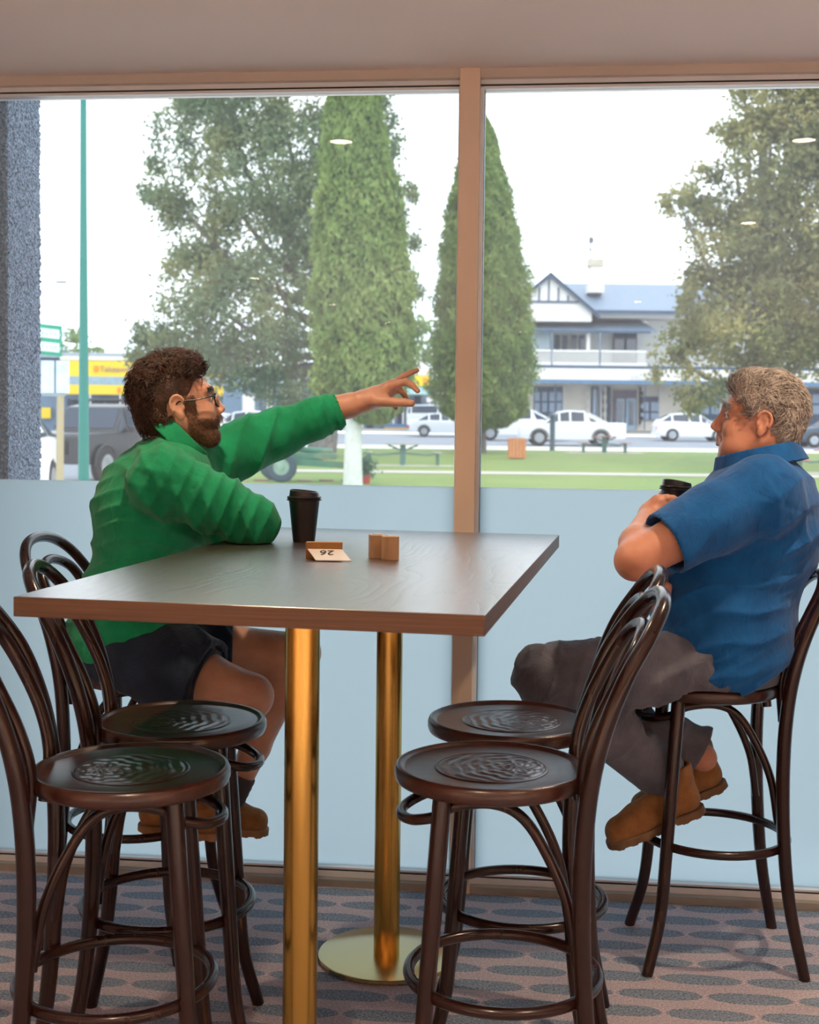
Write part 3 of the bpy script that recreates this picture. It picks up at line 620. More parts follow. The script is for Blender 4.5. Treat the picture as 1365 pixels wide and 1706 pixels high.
# ---- hotel across the street
WHT = plain(srgb(232, 230, 226), .7, 0, .03, 1); CRM = plain(srgb(236, 230, 220), .8, 0, .04, 1.5); BLU = plain(srgb(58, 84, 112), .6, 0, .08, 2); DKB = plain(srgb(40, 52, 76), .5, 0, .1, 2)
def roofing(col):
    t = NT('corrugated_iron'); v = t.obj(); sx = t.N('SeparateXYZ', i0=v); t.P(Base_Color=c4(col), Roughness=.45, Metallic=.1)
    t.bump(t.math('SINE', t.math('MULTIPLY', sx.outputs[0], 40)), .6, .02); return t.m
IRON = roofing(srgb(112, 132, 154)[:3]); PANE = plain(srgb(70, 84, 108), .1, 0, .2, 1, spec=.9)
HB = empty('hotel', gp(1000, 92), 0, 'white two storey corner hotel with balcony, gable and blue grey iron roof', 'building'); HO = np.array(gp(1000, 92))
def hbx(name, u0, u1, v0, v1, y0, y1, mat, parent=None, bevel=0):
    a = at(u0, v1, y0)-HO; b = at(u1, v0, y0)-HO
    z0, z1 = at((u0+u1)/2, v1, y0)[2]-HO[2], at((u0+u1)/2, v0, y0)[2]-HO[2]
    return MB().box(a[0], b[0], y0-92, y1-92, z0, z1).build(name, mat, parent or HB, bevel=bevel)
hbx('upper_wall', 845, 1500, 528, 612, 94.5, 104, WHT); hbx('ground_floor_wall', 845, 1500, 612, 718, 94.6, 104, CRM)
def hz(v, y=92): return at(1000, v, y)[2]-HO[2]
def hx(u, y=92): return at(u, 600, y)[0]-HO[0]
# main roof: ridge parallel to the street
e0, r0 = hz(521), hz(468)
V = [(hx(975), -.6, e0), (hx(1520), -.6, e0), (hx(1520), 5.5, r0+.4), (hx(925), 5.5, r0+.4), (hx(1520), 12, e0), (hx(925), 12, e0)]
mk('main_roof', V+[(x, y, z-.15) for x, y, z in V], [(0, 1, 2, 3), (3, 2, 4, 5), (6, 9, 8, 7), (9, 11, 10, 8), (0, 6, 7, 1), (0, 3, 9, 6), (1, 7, 8, 2), (2, 8, 10, 4), (3, 5, 11, 9), (4, 10, 11, 5)], IRON, HB)
hbx('gutter', 990, 1500, 519, 523, 91.3, 91.5, BLU); hbx('fascia_board', 1000, 1500, 523, 532, 92.0, 94.5, WHT)
# gable: apex (915,457), eaves (842,520) and (990,520)
gx = lambda u: hx(u, 91); gzv = lambda v: at(915, v, 91)[2]-HO[2]
MB().prism([(gx(845), gzv(535)), (gx(985), gzv(535)), (gx(985), gzv(520)), (gx(915), gzv(462)), (gx(845), gzv(520))], -1.0, 6).build('gable_wall', WHT, HB)
for (a, b) in (((915, 455), (997, 524)), ((915, 455), (833, 524))):
    x0, z0, x1, z1 = gx(a[0]), gzv(a[1]), gx(b[0]), gzv(b[1])
    MB().prism([(x0, z0), (x1, z1), (x1, z1-.28), (x0, z0-.28)], -1.35, -1.1).build('barge_board', BLU, HB)
    MB().prism([(x0, z0+.05), (x1, z1+.05), (x1, z1-.1), (x0, z0-.1)], -1.35, 6).build('gable_roof', IRON, HB)
for u in (869, 884, 899, 915, 931, 947, 961):
    top = 462+abs(u-915)*.83+3
    hbx('timber_strip', u-1.3, u+1.3, top, 502, 90.9, 91.0, BLU)
hbx('timber_rail', 868, 965, 501, 504, 90.88, 91.0, BLU)
ch = empty('chimney', (0, 0, 0)); ch.parent = HB; bpy.data.objects.remove(ch)
ck = hbx('chimney', 984, 1004, 443, 486, 94.0, 95.2, CRM); hbx('chimney_base', 981, 1007, 474, 487, 93.8, 95.4, CRM, ck); hbx('chimney_cap', 982, 1007, 431, 443, 93.9, 95.3, plain(srgb(196, 186, 168), .8), ck)
x = hx(981, 94.5); zt, zb = hz(352, 94.5), hz(470, 94.5)
an = MB().tube([(x, 2.5, zb), (x, 2.5, zt)], .055, 6).build('antenna_mast', plain(srgb(120, 132, 140)), HB)
m = MB(); m.tube([(x-.8, 2.5, hz(412, 94.5)), (x+.6, 2.5, hz(419, 94.5))], .045, 6); [m.tube([(x+d, 2.1, hz(415, 94.5)-d*.2), (x+d, 2.9, hz(415, 94.5)-d*.2)], .035, 5) for d in (-.6, -.3, 0, .3)]; m.build('antenna_arm', plain(srgb(120, 132, 140)), an)
MB().box(x-.12, x+.2, 2.4, 2.6, hz(405, 94.5), hz(396, 94.5)).build('antenna_box', plain(srgb(90, 104, 116)), an)
# balcony verandah
y0 = 91.2
a, b = at(888, 531, 94.4)-HO, at(1088, 549, y0)-HO
mk('verandah_roof', [(hx(845), 91.0-92, hz(550, 91)), (hx(1090), 91.0-92, hz(550, 91)), (hx(1072), 2.4, hz(531, 94.4)), (hx(845), 2.4, hz(531, 94.4)), (hx(845), -.98, hz(552, 91)), (hx(1090), -.98, hz(552, 91)), (hx(1072), 2.42, hz(534, 94.4)), (hx(845), 2.42, hz(534, 94.4))], BF, IRON, HB)
hbx('verandah_beam', 845, 1085, 550, 554, 91.0, 91.15, BLU)
hbx('balcony_floor', 845, 1500, 611, 616, 90.9, 94.5, BLU); hbx('sign_band', 845, 1500, 616, 635, 90.85, 91.1, WHT); hbx('lower_beam', 845, 1500, 635, 641, 90.9, 91.1, plain(srgb(84, 128, 168), .6)); 
hbx('handrail', 845, 1078, 583, 586, 91.0, 91.1, WHT); hbx('bottom_rail', 845, 1078, 604, 611, 91.0, 91.1, WHT)
bal = None
for k, u in enumerate(np.arange(887, 1077, 3.9)):
    x = hx(u, 91.05)
    if bal is None: bal = MB().box(-.035, .035, -.03, .03, 0, hz(585, 91)-hz(605, 91)).build('baluster', WHT, HB); bo = bal
    else: bo = share('baluster', bal, HB)
    bo.location = (x, -.95, hz(605, 91))
for u in (920, 1000): hbx('verandah_post', u-1.6, u+1.6, 551, 612, 91.0, 91.15, plain(srgb(110, 134, 156), .6))
hbx('wide_white_post', 977.5, 984, 552, 585, 91.5, 91.8, WHT)
hbx('glazed_bay', 890, 917, 552, 584, 92.5, 94.4, plain(srgb(190, 208, 216), .3), bevel=.02)
for (u0, u1, v0, v1, nm) in ((923, 948, 553, 584, 'upper_window'), (950, 976, 553, 584, 'upper_window'), (1022, 1062, 552, 606, 'upper_window')):
    f = hbx(nm, u0, u1, v0, v1, 94.3, 94.55, DKB if u0 > 1000 else WHT)
    n = 2
    for q in range(n):
        w = (u1-u0)/n; hbx('pane', u0+q*w+1.5, u0+(q+1)*w-1.5, v0+5, v1, 94.25, 94.3, PANE, f)
# ground floor openings with quoined edges
for (u0, u1, v0, v1, nm, n) in ((889, 938, 644, 700, 'lower_window', 4), (986, 996, 644, 700, 'lower_window', 1), (1012, 1018, 644, 700, 'lower_window', 1), (1066, 1100, 661, 700, 'lower_window', 2), (1150, 1200, 648, 700, 'lower_window', 3), (1240, 1290, 648, 700, 'lower_window', 3), (1334, 1370, 648, 712, 'lower_window', 2), (1400, 1450, 648, 712, 'lower_window', 3)):
    f = hbx(nm, u0, u1, v0, v1, 94.4, 94.65, BLU)
    for q in range(n):
        w = (u1-u0)/n
        for (a_, b_) in ((v0+9, v0+24), (v0+27, v0+42)) if n > 1 else ((v0+4, v1-4),): hbx('pane', u0+q*w+2, u0+(q+1)*w-1.5, a_, min(b_, v1-1), 94.3, 94.4, plain(srgb(150, 172, 200), .2, 0, .15, 1), f)
def quoin(u, side, mat=WHT, v0=645, v1=712):
    k = 0
    for v in np.arange(v0, v1-4, 7.0):
        w = 8 if k % 2 else 4.5
        hbx('quoin_block', u if side > 0 else u-w, u+w if side > 0 else u, v, v+6.3, 94.30, 94.62, mat); k += 1
for u, s in ((938, 1), (984, -1), (999, 1), (1011, -1), (1062, 1), (1098, 1), (1148, -1)): quoin(u, s)
for u, s in ((1064, 1), (1018, -1)): quoin(u, s, BLU)
dr = hbx('double_door', 1022, 1062, 650, 716, 94.35, 94.6, plain(srgb(120, 110, 130), .7)); fr = plain(srgb(160, 190, 212), .5)
for u0, u1 in ((1027, 1041), (1043, 1060)):
    d = hbx('door_leaf', u0, u1, 664, 716, 94.1, 94.3, fr, dr)
for u0, u1 in ((1029.5, 1038), (1048, 1057)): hbx('door_pane', u0, u1, 668, 708, 94.0, 94.1, PANE)
f = bpy.data.curves.new('lettering', 'FONT'); f.body = 'HOTEL'; f.size = .62; f.extrude = .02; t = bpy.data.objects.new('lettering', f); COL.objects.link(t); f.materials.append(plain(srgb(196, 200, 206), .6)); t.parent = HB
t.rotation_euler = (math.pi/2, 0, 0); t.location = (hx(1052, 90.8), -1.17, hz(632, 90.8))
for u in (925, 1000, 1075, 1150, 1225, 1300, 1375): hbx('street_post', u-1.4, u+1.4, 640, 716, 91.0, 91.15, BLU)
# ---- takeaway shop on the left
YEL = plain(srgb(246, 206, 30), .5, 0, .03, 2); GRB = plain(srgb(104, 128, 152), .6, 0, .15, 2)
S0 = np.array([at(170, 700, 72)[0], 72, gz(72)]); SH = empty('takeaway_shop', tuple(S0), 0, 'low takeaway shop with two bright yellow sign bands behind the poles on the left', 'building')
def sbx(name, u0, u1, v0, v1, y0, y1, mat, parent=SH, O=S0, bevel=0):
    a = at(u0, v1, y0)-O; b = at(u1, v0, y0)-O; um = (u0+u1)/2
    return MB().box(a[0], b[0], y0-O[1], y1-O[1], at(um, v1, y0)[2]-O[2], at(um, v0, y0)[2]-O[2]).build(name, mat, parent, bevel=bevel)
sbx('shop_body', 40, 372, 597, 728, 73.5, 82, GRB); sbx('roof', 40, 372, 588, 597, 73, 82, plain(srgb(150, 160, 168))); sbx('gutter', 100, 372, 595, 601, 72.2, 73.5, WHT)
fa = sbx('yellow_fascia', 100, 372, 602, 628, 71.9, 72.1, YEL); fb = sbx('yellow_awning_band', 100, 372, 642, 658, 71.0, 71.1, YEL); sbx('awning', 100, 372, 628, 642, 71.6, 73.5, plain(srgb(150, 176, 194), .6))
def text(body, size, p, mat, parent, O, rz=0):
    f = bpy.data.curves.new('lettering', 'FONT'); f.body = body; f.size = size; f.extrude = .015; t = bpy.data.objects.new('lettering', f); COL.objects.link(t); f.materials.append(mat)
    t.parent = parent; t.rotation_euler = (math.pi/2, 0, rz); t.location = tuple(np.array(p)-O); return t
MAU = plain(srgb(168, 140, 130), .6); ORG = plain(srgb(240, 150, 30), .6)
text('Takeaway', .46, at(166, 619, 71.85), MAU, SH, S0); text('BBQ', .46, at(213, 619, 71.85), MAU, SH, S0)
sbx('orange_emblem', 155.5, 164, 609, 619, 71.8, 71.9, ORG, bevel=.05); sbx('orange_emblem', 195, 201, 645, 654, 70.9, 71.0, ORG, bevel=.05)
for k, u in enumerate((112, 140, 158, 176, 194, 214, 236)):
    w = sbx('shop_window', u, u+14, 664, 705, 73.3, 73.5, DKB)
    for q in range(3):
        c = [(150, 180, 200), (200, 190, 150), (180, 90, 130), (90, 130, 170), (220, 220, 220)][(k*2+q) % 5]
        sbx('poster', u+1+q*4.3, u+4.3+q*4.3, 680+3*((k+q) % 3), 696, 73.15, 73.3, plain(srgb(*c), .7), w)
for u in (104, 150, 200, 250): sbx('awning_post', u-1, u+1, 657, 728, 71.0, 71.1, WHT)
sbx('yellow_notice', 69, 84, 679, 697, 73.2, 73.4, YEL)
# ---- row of shops behind the big trees
R0 = np.array([at(550, 700, 93)[0], 93, gz(93)]); RW = empty('shop_row', tuple(R0), 0, 'row of low shops with a gabled white roof and green awning behind the cypresses', 'building')
rb = lambda n, a, b, c, d, y0, y1, m, bv=0: sbx(n, a, b, c, d, y0, y1, m, RW, R0, bv)
rb('rear_wall', 372, 726, 640, 718, 95, 102, plain(srgb(140, 156, 172), .7, 0, .2, 1)); rb('roof', 372, 700, 628, 641, 94, 102, plain(srgb(170, 178, 184)))
rb('white_panel', 398, 424, 656, 704, 92.5, 92.7, WHT); rb('yellow_panel', 372, 392, 668, 700, 92.5, 92.7, plain(srgb(232, 214, 130), .6)); rb('orange_pillar', 390, 396, 655, 700, 92.3, 92.6, plain(srgb(240, 180, 50), .5))
for u in (446, 452, 476, 520, 604, 656, 672, 716): rb('white_post', u-1.6, u+1.6, 642, 712, 92, 92.2, WHT)
for u in (432, 462, 486, 540, 610, 632, 662, 690): rb('shopfront', u, u+12, 660, 712, 94.7, 95, DKB if u % 4 else plain(srgb(96, 110, 134)))
rb('yellow_sign', 655, 719, 626, 643, 91.6, 91.9, YEL); rb('orange_emblem', 705, 712, 629, 640, 91.5, 91.6, ORG, .05); rb('green_awning', 660, 724, 645, 657, 91.0, 94, plain(srgb(170, 206, 204), .6)); rb('white_notice', 711, 725, 662, 670, 90.8, 90.9, WHT)
rb('blue_plinth', 640, 690, 706, 712, 91.5, 92, plain(srgb(60, 110, 160), .6)); rb('ochre_kerb', 640, 690, 712, 718, 91, 91.5, plain(srgb(190, 150, 90), .7))
p = [at(676, 625, 92)-R0, at(719, 625, 92)-R0, at(716, 612, 92)-R0, at(694, 598, 92)-R0, at(676, 612, 92)-R0]
MB().prism([(q[0], q[2]) for q in p], -1, 3).build('white_gable', WHT, RW)
# ---- park furniture
def slat_table(label, u, y, topm, framem, w=1.9):
    r = empty('picnic_table', gp(u, y), math.radians(4), label, 'picnic table')
    for k in range(5): MB().box(-w/2*.62, w/2*.62, -.36+k*.15, -.23+k*.15, .71, .745).build('slat', topm, r)
    for s in (-1, 1):
        for k in range(2): MB().box(s*.62*w-.0-.13+k*.14, s*.62*w-.01+k*.14, -.7, .7, .43, .46).build('slat', topm, r)
        MB().tube([(s*.1, 0, .42), (s*.45*w, 0, .36), (s*.62*w, 0, .43)], .035, 6).build('seat_arm', framem, r)
        MB().box(s*.62*w-.05, s*.62*w+.05, -.1, .1, 0, .43).build('leg', framem, r)
    MB().box(-.09, .09, -.09, .09, 0, .71).build('pedestal', framem, r); MB().tube([(-.5, 0, .69), (0, 0, .5), (.5, 0, .69)], .035, 6).build('brace', framem, r)
    MB().box(-1.7, 1.7, -.8, .8, -.04, .02).build('concrete_pad', CONC, r); return r
GRN = plain(srgb(84, 122, 112), .6); slat_table('green framed picnic table with a concrete pad on the lawn, left of the mullion', 672, 44, plain(srgb(150, 156, 140), .7), GRN)
slat_table('small red topped picnic table on the lawn below the passing pickup', 1008, 57, plain(srgb(176, 110, 100), .7), GRN, 1.5)
slat_table('red slatted picnic table at the right edge behind the man in blue', 1395, 41, plain(srgb(196, 92, 104), .7), GRN, 1.9)
r = empty('litter_bin', gp(862, 50.5), 0, 'square wooden slatted litter bin on the lawn right of the mullion', 'bin')
MB().box(-.25, .25, -.25, .25, 0, .74).build('bin_liner', plain(srgb(90, 62, 44), .8), r); WSL = plain(srgb(206, 134, 84), .7, 0, .1, 6)
for k in range(5):
    x = -.27+k*.135; MB().box(x-.06, x+.06, -.30, -.26, .03, .78).build('slat', WSL, r); MB().box(x-.06, x+.06, .26, .30, .03, .78).build('slat', WSL, r)
    MB().box(-.30, -.26, x-.06, x+.06, .03, .78).build('slat', WSL, r); MB().box(.26, .30, x-.06, x+.06, .03, .78).build('slat', WSL, r)
MB().box(-.31, .31, -.31, .31, .77, .80).build('rim', WSL, r)
p = gp(921, 59.5); tag(xf(autosmooth(MB().lathe([(.001, 0), (.13, 0), (.12, .1), (.12, 1.45), (.17, 1.5), (.17, 1.62), (.05, 1.72), (.001, 1.74)], 14).build('bollard', plain(srgb(70, 92, 112), .6))), p), 'dark blue grey bollard in front of the passing pickup', 'bollard')
# field gun
r = empty('field_gun', (at(520, 770, 31.8)[0], 31.8, -.1), math.radians(-4), 'old green painted field gun on rubber wheels standing by the white trunk', 'field gun'); FG = plain(srgb(88, 136, 112), .6, 0, .12, 4)
for k, (x, y) in enumerate(((-.66, -.55), (-1.05, .65))):
    m = MB().lathe([(.2, -.08), (.33, -.09), (.37, -.06), (.37, .06), (.33, .09), (.2, .08)], 30); m.v = [(x+a, y+c, .37+b) for a, b, c in m.v]; t = autosmooth(m.build('tyre', plain(srgb(66, 78, 92), .8), r))
    m = MB().lathe([(.01, -.1), (.07, -.1), (.08, -.06), (.2, -.05), (.21, -.08), (.21, .08), (.01, .08)], 24); m.v = [(x+a, y+c, .37+b) for a, b, c in m.v]; autosmooth(m.build('wheel_disc', plain(srgb(150, 176, 160), .6), t))
MB().tube([(-.66, -.5, .37), (-1.05, .6, .37)], .05, 8).build('axle', FG, r)
for s in (-1, 1): MB().add(*(lambda m: (m.v, m.f))(MB().prism([(-.8, .42), (.95, .34), (.95, .46), (-.8, .62)], s*.22-.04, s*.22+.04))).build('trail_leg', FG, r)
autosmooth(MB().tube([(-1.5, .05, .86), (.5, .05, .74)], [.05, .08], 12).build('barrel', FG, r)); MB().box(-.55, .6, -.14, .2, .55, .70).build('cradle', FG, r, bevel=.02); MB().box(-.62, -.58, -.5, .55, .35, .98).build('gun_shield', FG, r, bevel=.01)
MB().box(-.5, -.2, -.2, .2, .85, 1.05).build('breech', FG, r, bevel=.03); MB().tube([(.9, 0, .4), (1.15, 0, .25), (1.2, 0, 0)], .05, 8).build('trail_foot', plain(srgb(170, 186, 180)), r)
r = empty('planter', (at(607, 790, 31.0)[0], 31.0, -.1), 0, 'small leafy shrub in a red pot beside the white trunk', 'plant')
autosmooth(MB().lathe([(.001, 0), (.13, 0), (.17, .22), (.15, .22), (.13, .18), (.001, .18)], 18).build('red_pot', plain(srgb(186, 74, 66), .7), r))
C = rng.normal(size=(700, 3))*np.array([.12, .12, .13])+np.array([0, 0, .40]); V, Q = leaves(C, rng.normal(size=(700, 3)), .05, .8); tag(mk_np('leaves', V, Q, leafmat([(.3, (.06, .14, .1)), (.7, (.14, .26, .18))], 'shrub_leaves', 4), r), kind='stuff')
# poles and signs on the left
GP = plain(srgb(20, 118, 108), .45, 0, .05, 2); x = at(139.5, 780, 15)[0]
r = empty('lamp_pole', (x, 15, -.1), 0, 'tall tapering sea green lamp pole outside on the left', 'pole')
autosmooth(MB().tube([(0, 0, -.1), (0, 0, 1.9), (-.005, 0, 4.0), (-.01, 0, 7.5)], [.072, .055, .040, .028], 16).build('pole_shaft', GP, r)); autosmooth(MB().lathe([(.054, 0), (.056, .002), (.055, .055), (.053, .057)], 20, (0, 0, 1.57)).build('white_band', WHT, r)); MB().box(-.02, .02, -.056, -.05, 1.30, 1.33).build('small_label', WHT, r)
autosmooth(MB().lathe([(.001, 0), (.12, 0), (.12, .02), (.001, .02)], 16).build('base_flange', GP, r))
x = at(99, 780, 19)[0]; r = empty('road_sign', (x, 19, -.1), 0, 'green bordered white road sign on a cream post beside the pebbled pier', 'sign')
autosmooth(MB().tube([(.0, 0, -.1), (.02, 0, 2.2)], [.062, .05], 12).build('post', plain(srgb(168, 156, 122), .6, 0, .05, 3), r))
SG = plain(srgb(20, 150, 120), .5); SW_ = plain(srgb(206, 218, 218), .5)
def tilt(mb, a=.10):
    mb.v = [(X, Y+ (X)*.9*0, Z-a*X) for X, Y, Z in mb.v]; return mb
xr = at(105, 565, 19)[0]-x; zt, zb = at(105, 543, 19)[2]+.1, at(105, 594, 19)[2]+.1; mid = (zt+zb)/2
s = tilt(MB().box(-.9, xr, -.08, -.05, zb, zt)).build('sign_board', SG, r)
hh = (zt-zb)
for k in range(2):
    z1 = zt-hh*(.14+.44*k); pn = tilt(MB().box(-.88, xr-.03, -.095, -.08, z1-hh*.30, z1)).build('white_panel', SW_, s)
    m = MB()
    for q in range(9): xx = -.36+q*.062; m.box(xx, xx+.036, -.099, -.095, z1-hh*.21, z1-hh*(.09 if q % 3 else .12))
    tilt(m).build('faded_lettering', plain(srgb(170, 190, 194), .6), s)
for k, (a, b) in enumerate(((-.9, -.28), (-.25, -.06), (-.03, .16))):
    MB().box(a+.0, b, -.07, -.05, at(85, 655, 19)[2]+.1, at(85, 601, 19)[2]+.1).build('lower_panel', plain(srgb(196, 212, 220), .5), r)
MB().box(-.9, .1, -.05, -.04, at(85, 660, 19)[2]+.1, at(85, 655, 19)[2]+.1).build('panel_rail', plain(srgb(150, 164, 170)), r)
q = gp(60, 69); r = empty('street_light', (q[0], 69, q[2]), 0, 'distant street light arm above the road sign', 'street light')
zz = at(100, 471, 69)[2]-q[2]; xe = at(108, 471, 69)[0]-q[0]
MB().tube([(0, 0, 0), (0, 0, zz)], .07, 8).build('pole_shaft', plain(srgb(150, 158, 164)), r); MB().tube([(0, 0, zz), (xe, 0, zz+.05)], .03, 6).build('arm', plain(srgb(150, 158, 164)), r); MB().box(xe-.45, xe+.1, -.12, .12, zz-.02, zz+.09).build('lamp_head', plain(srgb(120, 128, 134)), r, bevel=.03)
# ================================================================== people, grown from distance fields
def sstep(x): return x*x*(3-2*x)
def smin(a, b, k):
    h = np.clip(.5+.5*(b-a)/k, 0, 1); return b*(1-h)+a*h-k*h*(1-h)
def smax(a, b, k): return -smin(-a, -b, k)
def V3(*a): return np.array(a, np.float32)
def cap(P, a, b, ra, rb=None):
    rb = ra if rb is None else rb; a = np.asarray(a, np.float32); b = np.asarray(b, np.float32)
    pa = P-a; ba = b-a; h = np.clip(pa@ba/(ba@ba+1e-12), 0, 1)
    return np.linalg.norm(pa-h[:, None]*ba, axis=1)-(ra+(rb-ra)*h)
def ell(P, c, r, R=None):
    q = P-np.asarray(c, np.float32)
    if R is not None: q = q@R      # columns of R are the axes
    r = np.asarray(r, np.float32); k0 = np.linalg.norm(q/r, axis=1); k1 = np.linalg.norm(q/(r*r), axis=1)
    return k0*(k0-1)/(k1+1e-9)
def chain(P, pts, rs, k=.02):
    d = None
    for i in range(len(pts)-1):
        e = cap(P, pts[i], pts[i+1], rs[i], rs[i+1]); d = e if d is None else smin(d, e, k)
    return d
_nd = np.random.default_rng(3).normal(size=(6, 3)); _nd /= np.linalg.norm(_nd, axis=1)[:, None]; _np = np.random.default_rng(4).random(6)*6.28
def nz3(P, f):
    s = 0
    for i in range(6): s = s+np.sin((P@_nd[i])*f*(.7+.13*i)+_np[i]+1.3*np.sin((P@_nd[(i+2) % 6])*f*.6+_np[i]*2))
    return s/6
def frame(f, up=(0, 0, 1)):
    f = np.array(f, float); f /= np.linalg.norm(f); l = np.cross(up, f); l /= np.linalg.norm(l); u = np.cross(f, l); return np.stack([f, l, u], 1)
def nets(f, lo, hi, h):
    lo = np.array(lo, float); hi = np.array(hi, float); B = 8
    nb = np.ceil((hi-lo)/(h*B)).astype(int); n = nb*B+1
    D = np.full(n, 1.0, np.float32)
    bi = np.stack(np.meshgrid(*[np.arange(k) for k in nb], indexing='ij'), -1).reshape(-1, 3)
    cen = lo+(bi+.5)*B*h; dc = f(cen.astype(np.float32)); act = np.abs(dc) < B*h*.9*1.25+.012
    for (i, j, k), d in zip(bi[~act], dc[~act]): D[i*B:i*B+B+1, j*B:j*B+B+1, k*B:k*B+B+1] = d
    g = np.stack(np.meshgrid(*[np.arange(B+1)]*3, indexing='ij'), -1).reshape(-1, 3)
    A = bi[act]
    for s in range(0, len(A), 400):
        a = A[s:s+400]; idx = a[:, None, :]*B+g[None]; d = f((lo+idx.reshape(-1, 3)*h).astype(np.float32)).reshape(len(a), B+1, B+1, B+1)
        for (i, j, k), q in zip(a, d): D[i*B:i*B+B+1, j*B:j*B+B+1, k*B:k*B+B+1] = q
    S = D < 0; cs = np.array(n)-1; acc = np.zeros((*cs, 3), np.float32); cnt = np.zeros(cs, np.float32)
    off = [(0, 0, 0), (1, 0, 0), (0, 1, 0), (1, 1, 0), (0, 0, 1), (1, 0, 1), (0, 1, 1), (1, 1, 1)]
    sl = lambda o: tuple(slice(o[q], o[q]+cs[q]) for q in range(3))
    for a in range(8):
        for b in range(a+1, 8):
            oa, ob = np.array(off[a]), np.array(off[b])
            if abs(oa-ob).sum() != 1: continue
            da, db = D[sl(oa)], D[sl(ob)]; m = (da < 0) != (db < 0)
            t = np.where(m, da/(da-db+1e-12), 0)[..., None]; acc += np.where(m[..., None], oa+(ob-oa)*t, 0); cnt += m
    am = cnt > 0; ids = -np.ones(cs, np.int64); ids[am] = np.arange(am.sum())
    ii = np.stack(np.nonzero(am), 1); V = lo+(ii+acc[am]/cnt[am][:, None])*h; Q = []
    for ax in range(3):
        o = [0, 0, 0]; o[ax] = 1; a1, a2 = [q for q in range(3) if q != ax]
        s0 = [slice(0, None)]*3; s0[ax] = slice(0, -1); s1 = [slice(0, None)]*3; s1[ax] = slice(1, None)
        m = S[tuple(s0)] != S[tuple(s1)]; e = np.stack(np.nonzero(m), 1); inside = S[tuple(s0)][m]
        ok = (e[:, a1] > 0) & (e[:, a2] > 0) & (e[:, a1] < cs[a1]) & (e[:, a2] < cs[a2]); e, inside = e[ok], inside[ok]
        def cid(d1, d2): q = e.copy(); q[:, a1] -= d1; q[:, a2] -= d2; return ids[q[:, 0], q[:, 1], q[:, 2]]
        q = np.stack([cid(0, 0), cid(1, 0), cid(1, 1), cid(0, 1)], 1)
        flip = inside if ax != 1 else ~inside
        q[~flip] = q[~flip][:, ::-1]; Q.append(q)
    Q = np.concatenate(Q); return V, Q[(Q >= 0).all(1)]
def sdf_obj(name, f, lo, hi, h, mat, parent=None, base=(0, 0, 0)):
    V, Q = nets(f, lo, hi, h); o = mk_np(name, V-np.asarray(base), Q, mat, parent, True); return o
def joined(name, parts, mat, base, parent=None):
    Vs, Qs, n = [], [], 0
    for f, lo, hi, h in parts:
        V, Q = nets(f, lo, hi, h); Vs.append(V); Qs.append(Q+n); n += len(V)
    return mk_np(name, np.concatenate(Vs)-np.asarray(base), np.concatenate(Qs), mat, parent, True)
# ---- materials
def skin(c, c2, name):
    t = NT(name); v = t.obj(); n = t.noise(v, 14, 4, .6); f = t.noise(v, 260, 3)
    t.P(Base_Color=t.ramp(n, [(.3, c), (.7, c2)]), Roughness=.48); t.b.inputs['Subsurface Weight'].default_value = .18; t.b.inputs['Subsurface Radius'].default_value = (1, .35, .2); t.b.inputs['Subsurface Scale'].default_value = .012
    t.bump(f, .25, .0012); return t.m
def cloth(c, c2, name, fs=900, soft=14):
    t = NT(name); v = t.obj(); n = t.noise(v, soft, 4, .6); w = t.noise(v, fs, 2); cr_ = t.noise(t.obj((1, 1, .5)), 26, 4, .55, .8)
    t.P(Base_Color=t.ramp(n, [(.3, c), (.7, c2)]), Roughness=.85); t.b.inputs['Specular IOR Level'].default_value = .25; t.b.inputs['Sheen Weight'].default_value = .15
    t.bump(t.math('ADD', t.math('MULTIPLY', w, .10), cr_), .8, .007); return t.m
def hairmat(c, c2, name, sc=(1, 1, 1)):
    t = NT(name); v = t.obj(sc); n = t.noise(v, 130, 4, .6, .5); b = t.noise(t.obj(), 22, 3)
    t.P(Base_Color=t.mix(t.ramp(b, [(.35, (0,)*3), (.7, (1,)*3)]), t.ramp(n, [(.3, c), (.7, c2)]), tuple(np.array(c2)*1.35)+(1,)), Roughness=.5); t.bump(n, .8, .004); return t.m
SK1 = skin((.52, .26, .17), (.64, .36, .25), 'fair_skin'); SK2 = skin((.50, .22, .14), (.60, .29, .19), 'ruddy_skin')
GREEN = cloth((.004, .24, .10), (.009, .34, .15), 'green_cotton'); BLUE = cloth((.002, .075, .26), (.006, .12, .38), 'blue_cotton')
NAVY = cloth((.010, .022, .045), (.018, .036, .07), 'navy_cloth'); DENIM = cloth((.085, .095, .13), (.15, .16, .20), 'faded_denim', 600)
DENIM2 = cloth((.075, .095, .13), (.13, .155, .20), 'grey_denim', 600)
SUEDE = cloth((.22, .10, .034), (.33, .16, .058), 'tan_suede', 500, 30); SOLE = plain((.30, .16, .07), .7, 0, .2, 40); SOLE2 = plain((.16, .09, .045), .7, 0, .2, 40)
HAIR1 = hairmat((.010, .005, .0035), (.058, .024, .012), 'dark_brown_hair'); HAIR2 = hairmat((.05, .040, .033), (.40, .36, .33), 'grey_hair')
EYEW = plain((.8, .76, .72), .2); IRIS = plain((.03, .02, .015), .1)
